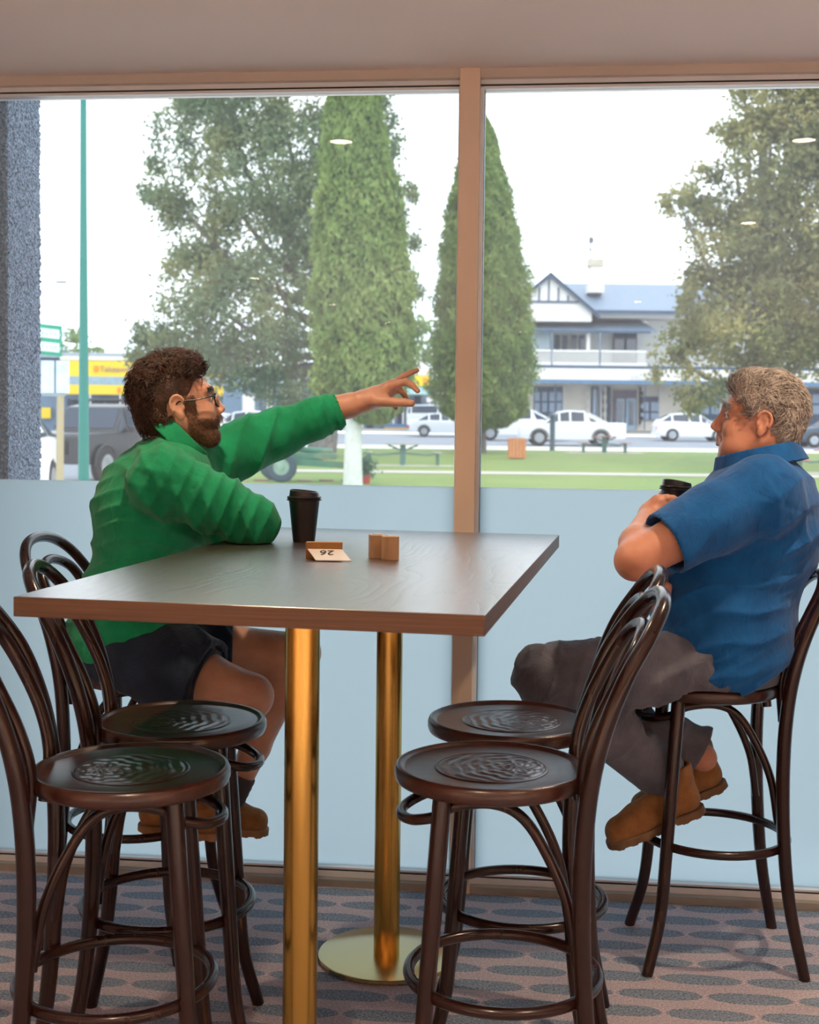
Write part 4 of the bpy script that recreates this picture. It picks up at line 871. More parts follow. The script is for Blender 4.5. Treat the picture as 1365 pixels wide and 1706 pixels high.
# ---- heads ------------------------------------------------------
def head_field(O, R, s, heavy=0.0):
    O = np.asarray(O, np.float32); R = R.astype(np.float32)
    def f(P):
        q = ((P-O)@R)/s; m = q.copy(); m[:, 1] = np.abs(m[:, 1])
        d = ell(q, (-.015, 0, .045), (.100, .078, .092))
        d = smin(d, ell(q, (.036, 0, -.012), (.062, .060, .088)), .03)
        d = smin(d, cap(m, (-.004, .052, -.040), (.060, .026, -.090), .022, .020), .03)
        d = smin(d, cap(m, (.074, .0, -.096), (.070, .014, -.095), .019), .022)
        d = smin(d, ell(m, (.060, .034, -.030), (.030, .026, .028)), .02)
        d = smin(d, cap(m, (.088, .004, .034), (.076, .040, .036), .012, .011), .016)
        d = smax(d, -ell(m, (.104, .033, .012), (.022, .018, .013)), .014)
        d = smin(d, cap(q, (.092, 0, .022), (.114, 0, -.022), .0075, .0105), .012)
        d = smin(d, ell(m, (.104, .011, -.029), (.012, .009, .008)), .007)
        d = smin(d, ell(q, (.092, 0, -.046), (.014, .022, .010)), .010)
        d = smin(d, cap(m, (.100, 0, -.055), (.090, .020, -.058), .0062, .004), .004)
        d = smin(d, cap(m, (.097, 0, -.068), (.088, .019, -.064), .0070, .004), .004)
        d = smin(d, ell(m, (.074, .031, .012), (.015, .016, .014)), .004)
        # upper and lower lids
        d = smin(d, cap(m, (.090, .020, .016), (.084, .044, .014), .0035, .003), .004)
        if heavy:
            d = smin(d, ell(m, (.042, .040, -.075), (.045, .030, .030)), .03)
            d = smin(d, cap(q, (.05, 0, -.115), (.0, 0, -.115), .030, .045), .03)
            d = smax(d, -cap(m, (.098, .026, -.030), (.088, .036, -.062), .0015), .006)
        d = smin(d, cap(q, (-.022, 0, -.045), (-.048, 0, -.19), .060+heavy*.008, .066+heavy*.012), .03)
        # ears
        e = np.stack([q[:, 0], m[:, 1], q[:, 2]], 1)
        base = ell(e, (-.008, .079, .004), (.018, .008, .030))
        arc = [(-.001+.019*math.cos(a)-.008, .083+.004*math.sin(a*.5), .010+.024*math.sin(a)) for a in np.linspace(.3, 3.9, 8)]
        rim = None
        for i in range(7):
            c = cap(e, arc[i], arc[i+1], .0042); rim = c if rim is None else np.minimum(rim, c)
        lobe = ell(e, (-.004, .081, -.024), (.010, .006, .011)); ear = smin(smin(base, rim, .004), lobe, .006)
        ear = smax(ear, -ell(e, (-.004, .091, .004), (.011, .010, .018)), .004)
        ear = smin(ear, ell(e, (.006, .080, -.002), (.005, .006, .007)), .003)
        d = smin(d, ear, .005)
        return d*s
    return f
def to_world(O, R, s, p): return np.asarray(O)+R@(np.asarray(p)*s)
def locks(name, V, Nn, mask, n, L, w, flow, mat, parent, base, curl=0.0, lift=.35, seed=1):
    """short tapered curved hair locks rooted on the given surface points"""
    g = np.random.default_rng(seed); idx = np.nonzero(mask)[0]; idx = g.choice(idx, n); P = V[idx]; N0 = Nn[idx]
    F0 = flow(P)+g.normal(size=(n, 3))*.35; F0 -= N0*(F0*N0).sum(1)[:, None]; F0 /= np.linalg.norm(F0, axis=1)[:, None]+1e-9
    S = np.cross(F0, N0); ln = L*(.6+.8*g.random(n))[:, None]; segs = 5; rows = []; sg = np.where(g.random(n) < .5, 1., -1.)[:, None]
    for k in range(segs+1):
        t = k/segs; c = P+F0*ln*t+N0*(ln*lift*math.sin(math.pi*min(1, t*.75))+.001)
        if curl: c = c+sg*S*ln*curl*math.sin(2.6*math.pi*t*.6)+N0*ln*curl*.5*(1-math.cos(3.5*t))
        ww = w*(1-t**2*.85); rows.append(np.stack([c-S*ww, c+N0*ww*.8, c+S*ww], 1))
    A = np.stack(rows, 1); VV = A.reshape(-1, 3); b0 = np.arange(n)[:, None, None]*(segs+1)*3; Q = []
    for k in range(segs):
        for a, b in ((0, 1), (1, 2)): Q.append(np.stack([b0[:, 0, 0]+k*3+a, b0[:, 0, 0]+k*3+b, b0[:, 0, 0]+(k+1)*3+b, b0[:, 0, 0]+(k+1)*3+a], 1))
    return tag(mk_np(name, VV-np.asarray(base), np.concatenate(Q), mat, parent, True), kind='stuff')
def vnormals(V, Q):
    n = np.cross(V[Q[:, 2]]-V[Q[:, 0]], V[Q[:, 3]]-V[Q[:, 1]]); N = np.zeros_like(V)
    for k in range(4): np.add.at(N, Q[:, k], n)
    return N/(np.linalg.norm(N, axis=1)[:, None]+1e-12)
def eyes(O, R, s, parent, base):
    for sy in (-1, 1):
        c = to_world(O, R, s, (.0795, sy*.0315, .0115))-base; r = .0125*s
        e = mk_uv('eye', c, r, EYEW, parent); 
        d = R@np.array([1., 0, 0]); mk_uv('iris', c+d*r*.62, r*.52, IRIS, e)
def mk_uv(name, c, r, mat, parent):
    m = MB(); n = 14; m.lathe([(max(1e-4, r*math.sin(math.pi*i/10)), -r*math.cos(math.pi*i/10)) for i in range(11)], n, tuple(c)); return m.build(name, mat, parent, True)
# ---- clothing folds
def folds(P, d, f, seed=0.):
    w = nz3(P+seed, 11)*3.2+nz3(P-seed, 24)*.6; x = (P@np.asarray(d, np.float32))*f+w
    return (1-np.abs(np.sin(x)))**1.5*np.clip(.45+2.4*nz3(P*1.0+seed*3, 15), .0, 1.7)
def hand_field(palm, fingers, k=.006):
    def f(P):
        d = None
        for pts, rs in palm:
            e = chain(P, pts, rs, .012); d = e if d is None else smin(d, e, .016)
        for pts, rs in fingers: d = smin(d, chain(P, pts, rs, .003), k)
        return d
    return f
def shoe(O, fwd, up, L, parent, base, lab='boot', seed=0):
    """ankle boot: upper, sole, laces"""
    f_ = np.array(fwd, float); f_ /= np.linalg.norm(f_); R = frame(f_, up); s = L/.285; O = np.asarray(O, float); Rf = R.astype(np.float32)
    def q(P): return ((P-O.astype(np.float32))@Rf)/s
    def upper(P):
        p = q(P); d = chain(p, [(0, 0, .048), (.07, 0, .050), (.14, 0, .042), (.195, 0, .036)], [.037, .037, .043, .040], .02)
        d = smin(d, cap(p, (.005, 0, .06), (-.004, 0, .135), .040, .043), .02); d = smin(d, cap(p, (.03, 0, .09), (.13, 0, .058), .030, .028), .025)
        d = smax(d, -(p[:, 2]-.016), .004); d = smax(d, p[:, 2]-.142, .006); d = d-.0012*folds(p, (1, 0, .6), 60, seed)
        d = smax(d, -cap(p, (-.004, 0, .12), (-.004, 0, .2), .031), .003)
        return d*s
    def sole(P):
        p = q(P); xy = p[:, :2]; z2 = np.zeros((len(p), 1), np.float32); pp = np.concatenate([xy, z2], 1)
        d = chain(pp, [(0, 0, 0), (.07, 0, 0), (.14, 0, 0), (.198, .0, 0)], [.041, .038, .047, .043], .01)
        tread = .003*(np.sin(p[:, 0]*170) > 0); lo = np.where((p[:, 0] > .052) & (p[:, 0] < .085), .008, 0)+tread
        return np.maximum(d, np.abs(p[:, 2]-.011-lo/2)-(.012-lo/2))*s
    c = to_world(O, R, s, (.09, 0, .07)); r = .19*s
    b = sdf_obj(lab, upper, c-r, c+r, .0034, SUEDE, parent, base); sdf_obj('sole', sole, c-r, c+r, .0034, SOLE if seed == 0 else SOLE2, b, base)
    m = MB()
    for k in range(4):
        x, z = .050+k*.022, .125-k*.0155; m.tube([tuple(to_world(O, R, s, p)-base) for p in ((x, -.020, z-.012), (x+.004, 0, z+.001), (x, .020, z-.012))], .0022, 6)
    m.build('laces', plain((.35, .22, .11), .8), b, True)
# ================================================================== man in the green shirt
def green_man():
    A = at
    pel = A(203, 1083, 3.47); chest = A(252, 850, 3.44); neck = A(300, 742, 3.44)
    sh_n = A(272, 800, 3.25); sh_f = A(352, 772, 3.60)
    el_n = A(420, 868, 3.27); wr_n = A(352, 884, 3.46)
    el_f = A(462, 722, 3.70); wr_f = A(606, 668, 3.74)
    hip_n = A(232, 1100, 3.37); kn_n = A(418, 1160, 3.28); an_n = A(300, 1335, 3.40)
    hip_f = A(240, 1085, 3.56); kn_f = A(500, 1088, 3.62); an_f = A(385, 1330, 3.60)
    base = np.array([-.70, 3.475, .732])
    O = A(299, 679, 3.44); yaw, tilt_ = math.radians(13), math.radians(10)
    fdir = np.array([math.cos(yaw)*math.cos(tilt_), math.sin(yaw)*math.cos(tilt_), math.sin(tilt_)]); R = frame(fdir); s = .955
    tor = frame(chest-pel+np.array([0, 0, .0]), up=(0, 1, 0))      # column 0 along the spine
    spine = (neck-pel)/np.linalg.norm(neck-pel); fw_ = np.array([.93, .25, 0]); fw_ -= spine*(fw_@spine); fw_ /= np.linalg.norm(fw_); lf = np.cross(spine, fw_)
    RT = np.stack([fw_, lf, spine], 1).astype(np.float32)
    HF = head_field(O, R, s)
    def torso(P, o=0.):
        d = ell(P, pel+spine*.02, (.145+o, .185+o, .15+o), RT)
        d = smin(d, ell(P, pel*.62+chest*.38+fw_*.02, (.150+o, .180+o, .17+o), RT), .06)
        d = smin(d, ell(P, chest, (.142+o, .190+o, .17+o), RT), .06)
        d = smin(d, cap(P, sh_n+spine*.0, neck-spine*.05, .062+o, .068+o), .05); d = smin(d, cap(P, sh_f, neck-spine*.05, .06+o, .068+o), .05)
        return d
    def body(P):
        d = torso(P, -.012)
        d = smin(d, cap(P, neck-spine*.06, O-R[:, 2]*.03-R[:, 0]*.02, .066, .058), .03)
        d = smin(d, chain(P, [sh_n, el_n, wr_n], [.055, .045, .034]), .03); d = smin(d, chain(P, [sh_f, el_f, wr_f], [.052, .042, .026]), .03)
        for h, k_, a in ((hip_n, kn_n, an_n), (hip_f, kn_f, an_f)):
            t = h*.45+k_*.55; d = smin(d, chain(P, [h, t, k_], [.092, .074, .056]), .04)
            c = k_*.7+a*.3; back = np.array([-.012, 0, 0]); d = smin(d, chain(P, [k_, c+back, k_*.35+a*.65, a], [.054, .056, .040, .034], .02), .02)
        return np.maximum(d, -np.maximum(np.hypot(P[:, 0]+.70, P[:, 1]-3.475)-.21, np.maximum(.6-P[:, 2], P[:, 2]-.742)))
    lo, hi = np.array([-1.25, 3.0, .25]), np.array([.25, 4.0, 1.5])
    hl, hh = O-np.array([.15, .15, .14]), O+np.array([.17, .15, .17])
    # pointing hand
    def hp(u, v, y): return A(u, v, y)
    wr = hp(606, 668, 3.74)
    palm = [([A(560, 681, 3.73), A(585, 675, 3.735), wr, hp(622, 660, 3.738)], [.040, .034, .027, .025]), ([wr, hp(655, 641, 3.75)], [.024, .017]), ([wr, hp(652, 652, 3.765)], [.023, .016]), ([wr, hp(646, 662, 3.78)], [.021, .015]), ([wr, hp(640, 668, 3.755)], [.022, .017]), ([hp(615, 666, 3.725), hp(640, 664, 3.72)], [.020, .018])]
    fing = [([hp(655, 640, 3.765), hp(672, 627, 3.77), hp(684, 621, 3.772), hp(695, 617, 3.775)], [.0125, .0095, .0085, .007]),
            ([hp(654, 642, 3.745), hp(676, 636, 3.735), hp(687, 642, 3.728), hp(696, 651, 3.722)], [.0135, .0105, .0092, .0078]),
            ([hp(656, 652, 3.775), hp(667, 650, 3.785), hp(674, 658, 3.783), hp(678, 666, 3.778)], [.0115, .0092, .0082, .0072]),
            ([hp(646, 666, 3.785), hp(656, 672, 3.79), hp(660, 679, 3.788)], [.011, .0085, .0072]),
            ([hp(628, 668, 3.715), hp(656, 670, 3.70), hp(674, 671, 3.692), hp(686, 672, 3.688)], [.017, .0135, .0118, .0102])]
    HH = hand_field(palm, fing)
    # other hand lying on the table
    w2 = wr_n; d2 = np.array([-.35, .93, 0.]); d2 /= np.linalg.norm(d2); s2 = np.array([.93, .35, 0]); z = .0
    w2 = np.array([wr_n[0], wr_n[1], 1.112]); pf = []
    for k, o_ in enumerate((-.028, -.010, .009, .027)):
        a = w2+d2*.085+s2*o_; pf.append(([a, a+d2*.035+np.array([0, 0, .006]), a+d2*.062, a+d2*.08-np.array([0, 0, .006])], [.011, .0095, .0085, .0075]))
    pf.append(([w2+d2*.02-s2*.02, w2+d2*.05-s2*.045, w2+d2*.08-s2*.05], [.015, .0115, .010]))
    H2 = hand_field([([w2-d2*.06, w2, w2+d2*.02], [.03, .025, .023])]+[([w2+d2*.015, w2+d2*.08+s2*o_], [.021, .015]) for o_ in (-.026, -.009, .009, .025)], pf)
    b = joined('person', [(body, lo, hi, .0085), (HF, hl, hh, .0028), (HH, A(548, 740, 3.60), A(712, 600, 3.90), .0026), (H2, w2-.15, w2+.2, .0045)], SK1, base)
    b.location = base; tag(b, 'seated bearded man in glasses, green shirt and navy shorts, pointing out of the window', 'person')
    # shirt
    ub = lambda P: chain(P, [sh_n, sh_n*.5+el_n*.5, el_n], [.082, .072, .064], .03)
    armdir = (el_n-sh_n)/np.linalg.norm(el_n-sh_n); fa = (wr_f-el_f)/np.linalg.norm(wr_f-el_f); cuff = A(566, 681, 3.73); cuff2 = wr_n+(el_n-wr_n)*.15
    hem = pel+spine*.045; hn = spine*.97+fw_*-.10; hn /= np.linalg.norm(hn)
    def shirt(P):
        d = torso(P, .010)
        near = chain(P, [sh_n, sh_n*.45+el_n*.55, el_n, el_n*.4+wr_n*.6, wr_n], [.080, .068, .060, .048, .042], .03)
        near = smin(near, ell(P, el_n+np.array([.0, .0, -.01]), (.062, .055, .050)), .02)
        far = chain(P, [sh_f, el_f, el_f*.4+cuff*.6, cuff+fa*.02], [.086, .068, .055, .044], .03)
        # deep sleeve folds
        near = near-.013*folds(P, armdir*.8+np.array([0, 0, .7]), 44, .3)-.005*folds(P, armdir, 90, 1.1)
        far = far-.014*folds(P, fa*.85+np.array([.0, 0, -.55]), 50, .7)-.005*folds(P, fa, 100, .2)
        far = np.maximum(far, (P-cuff)@fa.astype(np.float32)); 
        cu = chain(P, [cuff-fa*.055, cuff], [.049, .047]); cu = np.maximum(cu, (P-cuff)@fa.astype(np.float32)); far = np.minimum(far, cu)
        far = smax(far, -cap(P, cuff-fa*.03, cuff+fa*.1, .040), .002)
        d = d-.007*folds(P, spine*.9+fw_*.6, 32, .5)-.005*folds(P, spine+lf*.4, 66, .9)
        d = smin(d, near, .028); d = smin(d, far, .035)
        yk = np.abs((P-(neck-spine*.062+fw_*-.01))@spine.astype(np.float32)); d = d+.0022*np.exp(-(yk/.0022)**2)*(((P-neck)@fw_.astype(np.float32)) < .03)
        # shoulder seam ring
        sm = np.abs((P-(sh_n+armdir*.015))@armdir.astype(np.float32)); d = d+.002*np.exp(-(sm/.0022)**2)*(np.linalg.norm(P-sh_n, axis=1) < .11)
        # hem and tail
        d = smax(d, -(P-hem+spine*.055+fw_*.02)@hn.astype(np.float32), .006)
        q = P[:, :2]-tc2.astype(np.float32); tx = np.abs(q@ex.astype(np.float32))-TW/2; ty = np.abs(q@ey.astype(np.float32))-TL/2
        d = np.maximum(d, -np.maximum(np.maximum(tx, ty), np.maximum(P[:, 2]-TH-.001, TH-TT-.002-P[:, 2])))
        # neck opening
        no = O-R[:, 2]*.105-R[:, 0]*.03
        d = smax(d, -cap(P, neck-spine*.015, no+R[:, 2]*.10, .066, .070), .004)
        return d
    so_ = sdf_obj('green_shirt', shirt, lo, hi+np.array([0, 0, .0]), .0055, GREEN, b, base)
    # collar stand and leaf
    cc = neck+np.array([-.004, 0, .012]); cn = spine*.86+fw_*.50; cn /= np.linalg.norm(cn); RC = frame(cn, up=lf)
    def collar(P):
        q = (P-cc.astype(np.float32))@RC.astype(np.float32); ang = np.arctan2(q[:, 2], q[:, 1]); rr = np.hypot(q[:, 1], q[:, 2]*.95)
        flare = .073+.020*np.clip(-(q[:, 0]-.03)/.05, 0, 1)
        sh = np.abs(rr-flare-.004)-.0035; d = np.maximum(sh, np.abs(q[:, 0]-.008)-.025)
        fr = (P-cc)@fw_.astype(np.float32); side = np.abs((P-cc)@lf.astype(np.float32))
        return np.maximum(d, np.minimum(fr-.055, .018-side)) if True else d
    sdf_obj('collar', collar, cc-.13, cc+.13, .0035, GREEN, so_, base)
    # front placket and buttons
    m = MB()
    for k in range(3):
        p = neck-spine*(.05+.07*k)+fw_*(.095+.02*k); m2 = MB().tube([tuple(p-base), tuple(p+fw_*.004-base)], .0055, 10); m2.build('button', plain((.01, .10, .05), .4), so_)
    p = cuff-fa*.018+np.array([.0, -.030, -.036]); MB().tube([tuple(p-base), tuple(p+np.array([0, -.003, -.004])-base)], .005, 10).build('cuff_button', plain((.5, .5, .5), .3), so_)
    # shorts
    on = hip_n+(kn_n-hip_n)*.62; of = hip_f+(kn_f-hip_f)*.56
    def shorts(P):
        d = ell(P, pel-spine*.01, (.155, .192, .125), RT)
        for h, k_, e in ((hip_n, kn_n, on), (hip_f, kn_f, of)):
            dr = ((k_-h)/np.linalg.norm(k_-h)).astype(np.float32); t = h*.5+e*.5
            g = chain(P, [h, t, e+dr*.03], [.122, .116, .112], .03)-.010*folds(P, dr*.8+np.array([0, .5, .4]), 36, .4); g = np.maximum(g, (P-e)@dr)
            g = smax(g, -cap(P, e-dr*.035, e+dr*.2, .096), .002); d = smin(d, g, .03)
        u1, u2 = (kn_n-hip_n)/np.linalg.norm(kn_n-hip_n), (kn_f-hip_f)/np.linalg.norm(kn_f-hip_f)
        nearer = cap(P, hip_n, kn_n, 0) < cap(P, hip_f, kn_f, 0); pl = np.where(nearer, (P-on)@u1.astype(np.float32), (P-of)@u2.astype(np.float32))
        d = np.minimum(d, np.maximum(np.maximum(body(P)-.010-.006*folds(P, u1*.8+np.array([0, .5, .4]), 36, .4), pl), P[:, 2]-1.02))
        d = np.maximum(d, -np.maximum(np.hypot(P[:, 0]+.70, P[:, 1]-3.475)-.205, np.maximum(.6-P[:, 2], P[:, 2]-.7335)))
        return smax(d, (P-hem-spine*.11)@spine.astype(np.float32), .004)
    sdf_obj('navy_shorts', shorts, (-1.05, 3.1, .62), (-.1, 3.85, 1.08), .0055, NAVY, b, base)
    for a, k_, dx, dy in ((an_n, kn_n, 0, 0), (an_f, kn_f, 0, 0)):
        sock = (k_-a)/np.linalg.norm(k_-a)
        sdf_obj('sock', lambda P: np.maximum(chain(P, [a-sock*.01, a+sock*.07], [.040, .041]), np.abs((P-a)@sock.astype(np.float32)-.03)-.045)-.001*np.sin((P@sock.astype(np.float32))*900), a-.1, a+.12, .0045, plain((.06, .06, .07), .9), b, base)
    shoe(A(292, 1385, 3.40)+np.array([-.06, 0, .0]), (1, -.10, -.05), (0, 0, 1), .275, b, base, 'tan_work_boot', 0)
    shoe(A(372, 1383, 3.60)+np.array([-.105, 0, .01]), (1, .05, -.12), (0, 0, 1), .275, b, base, 'tan_work_boot', 0)
    # hair
    def hair(P):
        q = ((P-O.astype(np.float32))@R.astype(np.float32))/s
        d = ell(q, (-.017, 0, .050), (.103, .084, .096)); d = smin(d, ell(q, (.014, 0, .100), (.058, .062, .033)), .02)
        d = smin(d, ell(q, (-.066, 0, -.02), (.038, .064, .058)), .03)
        d = d-.004*nz3(q, 110)-.0035*nz3(q, 55)
        face = q[:, 0]-(.062-.25*np.clip(.10-q[:, 2], 0, .2)); face2 = q[:, 0]-.088+.9*np.clip(.105-q[:, 2], -.05, .05)
        line = np.minimum(q[:, 0]-.040+.6*np.clip(.06-q[:, 2], 0, .2)+.0*q[:, 1], 9); cut = np.where(q[:, 2] > .058, q[:, 0]-.044-(q[:, 2]-.058)*.7, q[:, 0]-.044+(.058-q[:, 2])*.62)
        d = smax(d, cut, .006); d = smax(d, -(q[:, 2]+.022+np.clip((-q[:, 0]-.015)*1.3, -.02, .052)), .008)
        d = smax(d, -cap(q*np.array([1, 1, 1], np.float32), (-.008, -.10, .0), (-.008, .10, .0), .030), .004) if True else d
        return d*s
    V, Q = nets(hair, O-.16, O+.17, .0028); ho = mk_np('curly_brown_hair', V-base, Q, HAIR1, b, True); Nn = vnormals(V, Q)
    cen = to_world(O, R, s, (-.015, 0, .04)); outw = np.linalg.norm(V-cen, axis=1) > .088
    fl = lambda P: (np.cross(P-cen, R[:, 1])*-1)/(np.linalg.norm(P-cen, axis=1)[:, None])*-1+R[:, 2]*-.2
    ql = ((V-O)@R)/s
    locks('curls', V, Nn, outw & ((V-cen)@R[:, 2] > -.09), 3600, .020, .0021, lambda P: np.cross(P-cen, R[:, 1])/(np.linalg.norm(P-cen, axis=1)[:, None]), HAIR1, ho, base, curl=.45, lift=.35, seed=5)
    # beard: stubble rooted on the lower face
    V, Q = nets(HF, hl, hh, .0028); Nn = vnormals(V, Q); q = ((V-O)@R)/s; ay = np.abs(q[:, 1])
    jaw = (q[:, 2] < -.030-.25*np.clip(q[:, 0]-.03, 0, .1)) & (q[:, 2] > -.128) & (q[:, 0] > .012)
    side = (q[:, 0] > .010) & (q[:, 0] < .040) & (q[:, 2] < .03) & (q[:, 2] > -.06) & (ay > .045)
    must = (q[:, 2] > -.052) & (q[:, 2] < -.036) & (q[:, 0] > .085) & (ay < .030)
    lips = (q[:, 0] > .090) & (ay < .020) & (q[:, 2] < -.050) & (q[:, 2] > -.075); m = (jaw | side | must) & ~lips
    down = lambda P: np.tile(-R[:, 2]*1.0+R[:, 0]*.25, (len(P), 1))
    locks('beard', V, Nn, m, 5200, .0095, .0007, down, hairmat((.045, .018, .009), (.16, .075, .035), 'beard_hair'), b, base, curl=.12, lift=.30, seed=8)
    br = (q[:, 0] > .070) & (q[:, 2] > .030) & (q[:, 2] < .042) & (ay > .012) & (ay < .050)
    if br.sum() > 5: locks('eyebrows', V, Nn, br, 420, .010, .0007, lambda P: np.sign(((P-O)@R)[:, 1])[:, None]*R[:, 1]+R[:, 2]*.1, HAIR1, b, base, lift=.15, seed=9)
    eyes(O, R, s, b, base)
    # spectacles
    g = empty('spectacles'); g.parent = b; bpy.data.objects.remove(g)
    m = MB(); W_ = lambda *p: tuple(to_world(O, R, s, p)-base)
    for sy in (-1, 1):
        ring = [W_(.108-.010*abs(.031*math.cos(a))/.03-.002, sy*.034+.026*math.cos(a), .006+.021*math.sin(a)*(1.0 if math.sin(a) < 0 else .85)) for a in np.linspace(0, 2*math.pi, 30, endpoint=False)]
        m.tube(ring, .0018, 8, closed=True)
        m.tube(spline([W_(.098, sy*.061, .016), (W_(.085, sy*.074, .016)), W_(.04, sy*.081, .014), W_(-.002, sy*.083, .016), W_(-.018, sy*.083, .002)], 6), .0019, 6)
    m.tube([W_(.106, -.009, .010), W_(.112, 0, .013), W_(.106, .009, .010)], .0017, 6)
    fr_ = m.build('black_spectacles', plain((.01, .01, .012), .25), b, True)
    for sy in (-1, 1):
        n = 24; V = [W_(.1055, sy*.034, .006)]+[W_(.1055, sy*.034+.0255*math.cos(a), .006+.0205*math.sin(a)*(1 if math.sin(a) < 0 else .85)) for a in np.linspace(0, 2*math.pi, n, endpoint=False)]
        V2 = [tuple(np.array(p)+R[:, 0]*.0012) for p in V]; mk('lens', V+V2, [(0, 1+k, 1+(k+1) % n) for k in range(n)]+[(n+1, n+2+(k+1) % n, n+2+k) for k in range(n)], GLASS, fr_, True)
green_man()
# ================================================================== man in the blue shirt
def blue_man():
    A = at
    pel = A(1218, 1090, 3.42); belly = A(1212, 1010, 3.40); chest = A(1248, 885, 3.42); neck = A(1268, 762, 3.42)
    sh_n = A(1266, 822, 3.24); sh_f = A(1240, 822, 3.63)
    el_n = A(1058, 934, 3.15); wr_n = A(1086, 858, 3.35); el_f = A(1130, 955, 3.62); wr_f = A(1100, 978, 3.36)
    hip_n = A(1215, 1106, 3.31); kn_n = A(912, 1128, 3.27); an_n = A(1115, 1300, 3.385)
    hip_f = A(1215, 1100, 3.53); kn_f = A(930, 1118, 3.56); an_f = A(1172, 1262, 3.50)
    base = np.array([.792, 3.405, .732])
    O = A(1264, 706, 3.42); yaw, tilt_ = math.radians(180-12), math.radians(7)
    fdir = np.array([math.cos(yaw)*math.cos(tilt_), math.sin(yaw)*math.cos(tilt_), math.sin(tilt_)]); R = frame(fdir); s = .975
    spine = (neck-pel)/np.linalg.norm(neck-pel); fw_ = np.array([-.95, .30, 0]); fw_ -= spine*(fw_@spine); fw_ /= np.linalg.norm(fw_); lf = np.cross(spine, fw_)
    RT = np.stack([fw_, lf, spine], 1).astype(np.float32); HF = head_field(O, R, s, 1.0)
    def torso(P, o=0.):
        d = ell(P, pel+spine*.02-fw_*.005, (.158+o, .212+o, .155+o), RT)
        d = smin(d, ell(P, belly+fw_*.015, (.178+o, .205+o, .19+o), RT), .06)
        d = smin(d, ell(P, chest-fw_*.012, (.168+o, .205+o, .19+o), RT), .07)
        d = smin(d, cap(P, sh_n+np.array([.02, 0, 0]), neck-spine*.085, .078+o, .072+o), .06); d = smin(d, cap(P, sh_f, neck-spine*.085, .07+o, .072+o), .06)
        d = smin(d, ell(P, neck-spine*.105-fw_*.055, (.085+o, .15+o, .085+o), RT), .05)
        return d
    def body(P):
        d = torso(P, -.014); d = smin(d, cap(P, neck-spine*.05, O-R[:, 2]*.04-R[:, 0]*.02, .078, .068), .03)
        d = smin(d, chain(P, [sh_n, sh_n*.45+el_n*.55, el_n], [.070, .060, .048]), .03)
        fm = el_n*.65+wr_n*.35; d = smin(d, chain(P, [el_n, fm+np.array([-.008, 0, 0]), wr_n], [.045, .044, .030], .02), .02)
        d = smin(d, chain(P, [sh_f, el_f, wr_f], [.066, .048, .030]), .03)
        for h, k_, a in ((hip_n, kn_n, an_n), (hip_f, kn_f, an_f)):
            d = smin(d, chain(P, [h, k_], [.10, .064]), .04); d = smin(d, chain(P, [k_, k_*.6+a*.4, a], [.06, .058, .038]), .02)
        return np.maximum(d, -np.maximum(np.hypot(P[:, 0]-.792, P[:, 1]-3.405)-.21, np.maximum(.6-P[:, 2], P[:, 2]-.742)))
    lo, hi = np.array([.20, 3.0, .35]), np.array([1.25, 3.9, 1.5]); hl, hh = O-np.array([.17, .15, .16]), O+np.array([.15, .15, .17])
    # near hand round the cup
    cupc = A(1124, 838, 3.40); 
    hw = wr_n; kn = A(1100, 838, 3.37)
    palm = [([el_n, el_n*.65+wr_n*.35+np.array([-.008, 0, 0]), hw, A(1092, 850, 3.36)], [.046, .045, .031, .028]), ([hw, A(1096, 836, 3.345)], [.026, .019]), ([hw, A(1103, 843, 3.348)], [.025, .018]), ([hw, A(1107, 852, 3.352)], [.024, .017]), ([hw, A(1107, 861, 3.36)], [.022, .016])]
    fg = []
    for k, (u, v) in enumerate(((1098, 833), (1104, 842), (1107, 852), (1107, 862))):
        y = 3.345+.004*k; fg.append(([A(u, v, y), A(u+13, v-3, y-.004), A(u+24, v-2, y+.006), A(u+32, v+1, y+.030)], [.0125, .0105, .0095, .0085]))
    fg.append(([A(1092, 846, 3.38), A(1098, 832, 3.41), A(1106, 822, 3.44)], [.0145, .012, .0105]))
    HH = hand_field(palm, fg)
    # the other hand, tucked under the near elbow
    h0 = A(1100, 966, 3.33); pm = [([A(1128, 956, 3.46), A(1112, 958, 3.38), h0], [.034, .029, .026]), ([h0, A(1094, 984, 3.28)], [.024, .018])]
    fg2 = [([A(1092+7*k, 972+2*k, 3.275), A(1087+8*k, 990+k, 3.262), A(1086+9*k, 1004-2*k, 3.27), A(1090+9*k, 1014-3*k, 3.29)], [.0115, .010, .009, .008]) for k in range(4)]
    fg2.append(([A(1104, 962, 3.30), A(1090, 960, 3.27), A(1078, 962, 3.26)], [.014, .012, .0105])); H2 = hand_field(pm, fg2)
    b = joined('person', [(body, lo, hi, .0085), (HF, hl, hh, .0028), (HH, A(1015, 990, 3.0), A(1180, 780, 3.5), .003), (H2, h0-.1, h0+.1, .0032)], SK2, base)
    b.location = base; tag(b, 'seated grey-haired man in blue short-sleeved shirt and jeans holding a coffee cup', 'person')
    armdir = (el_n-sh_n)/np.linalg.norm(el_n-sh_n); se = sh_n+armdir*.285; sn = armdir*.93+np.array([-.25, 0, -.25])*.0; sn /= np.linalg.norm(sn)
    fad = (el_f-sh_f)/np.linalg.norm(el_f-sh_f); hem = pel-spine*.055
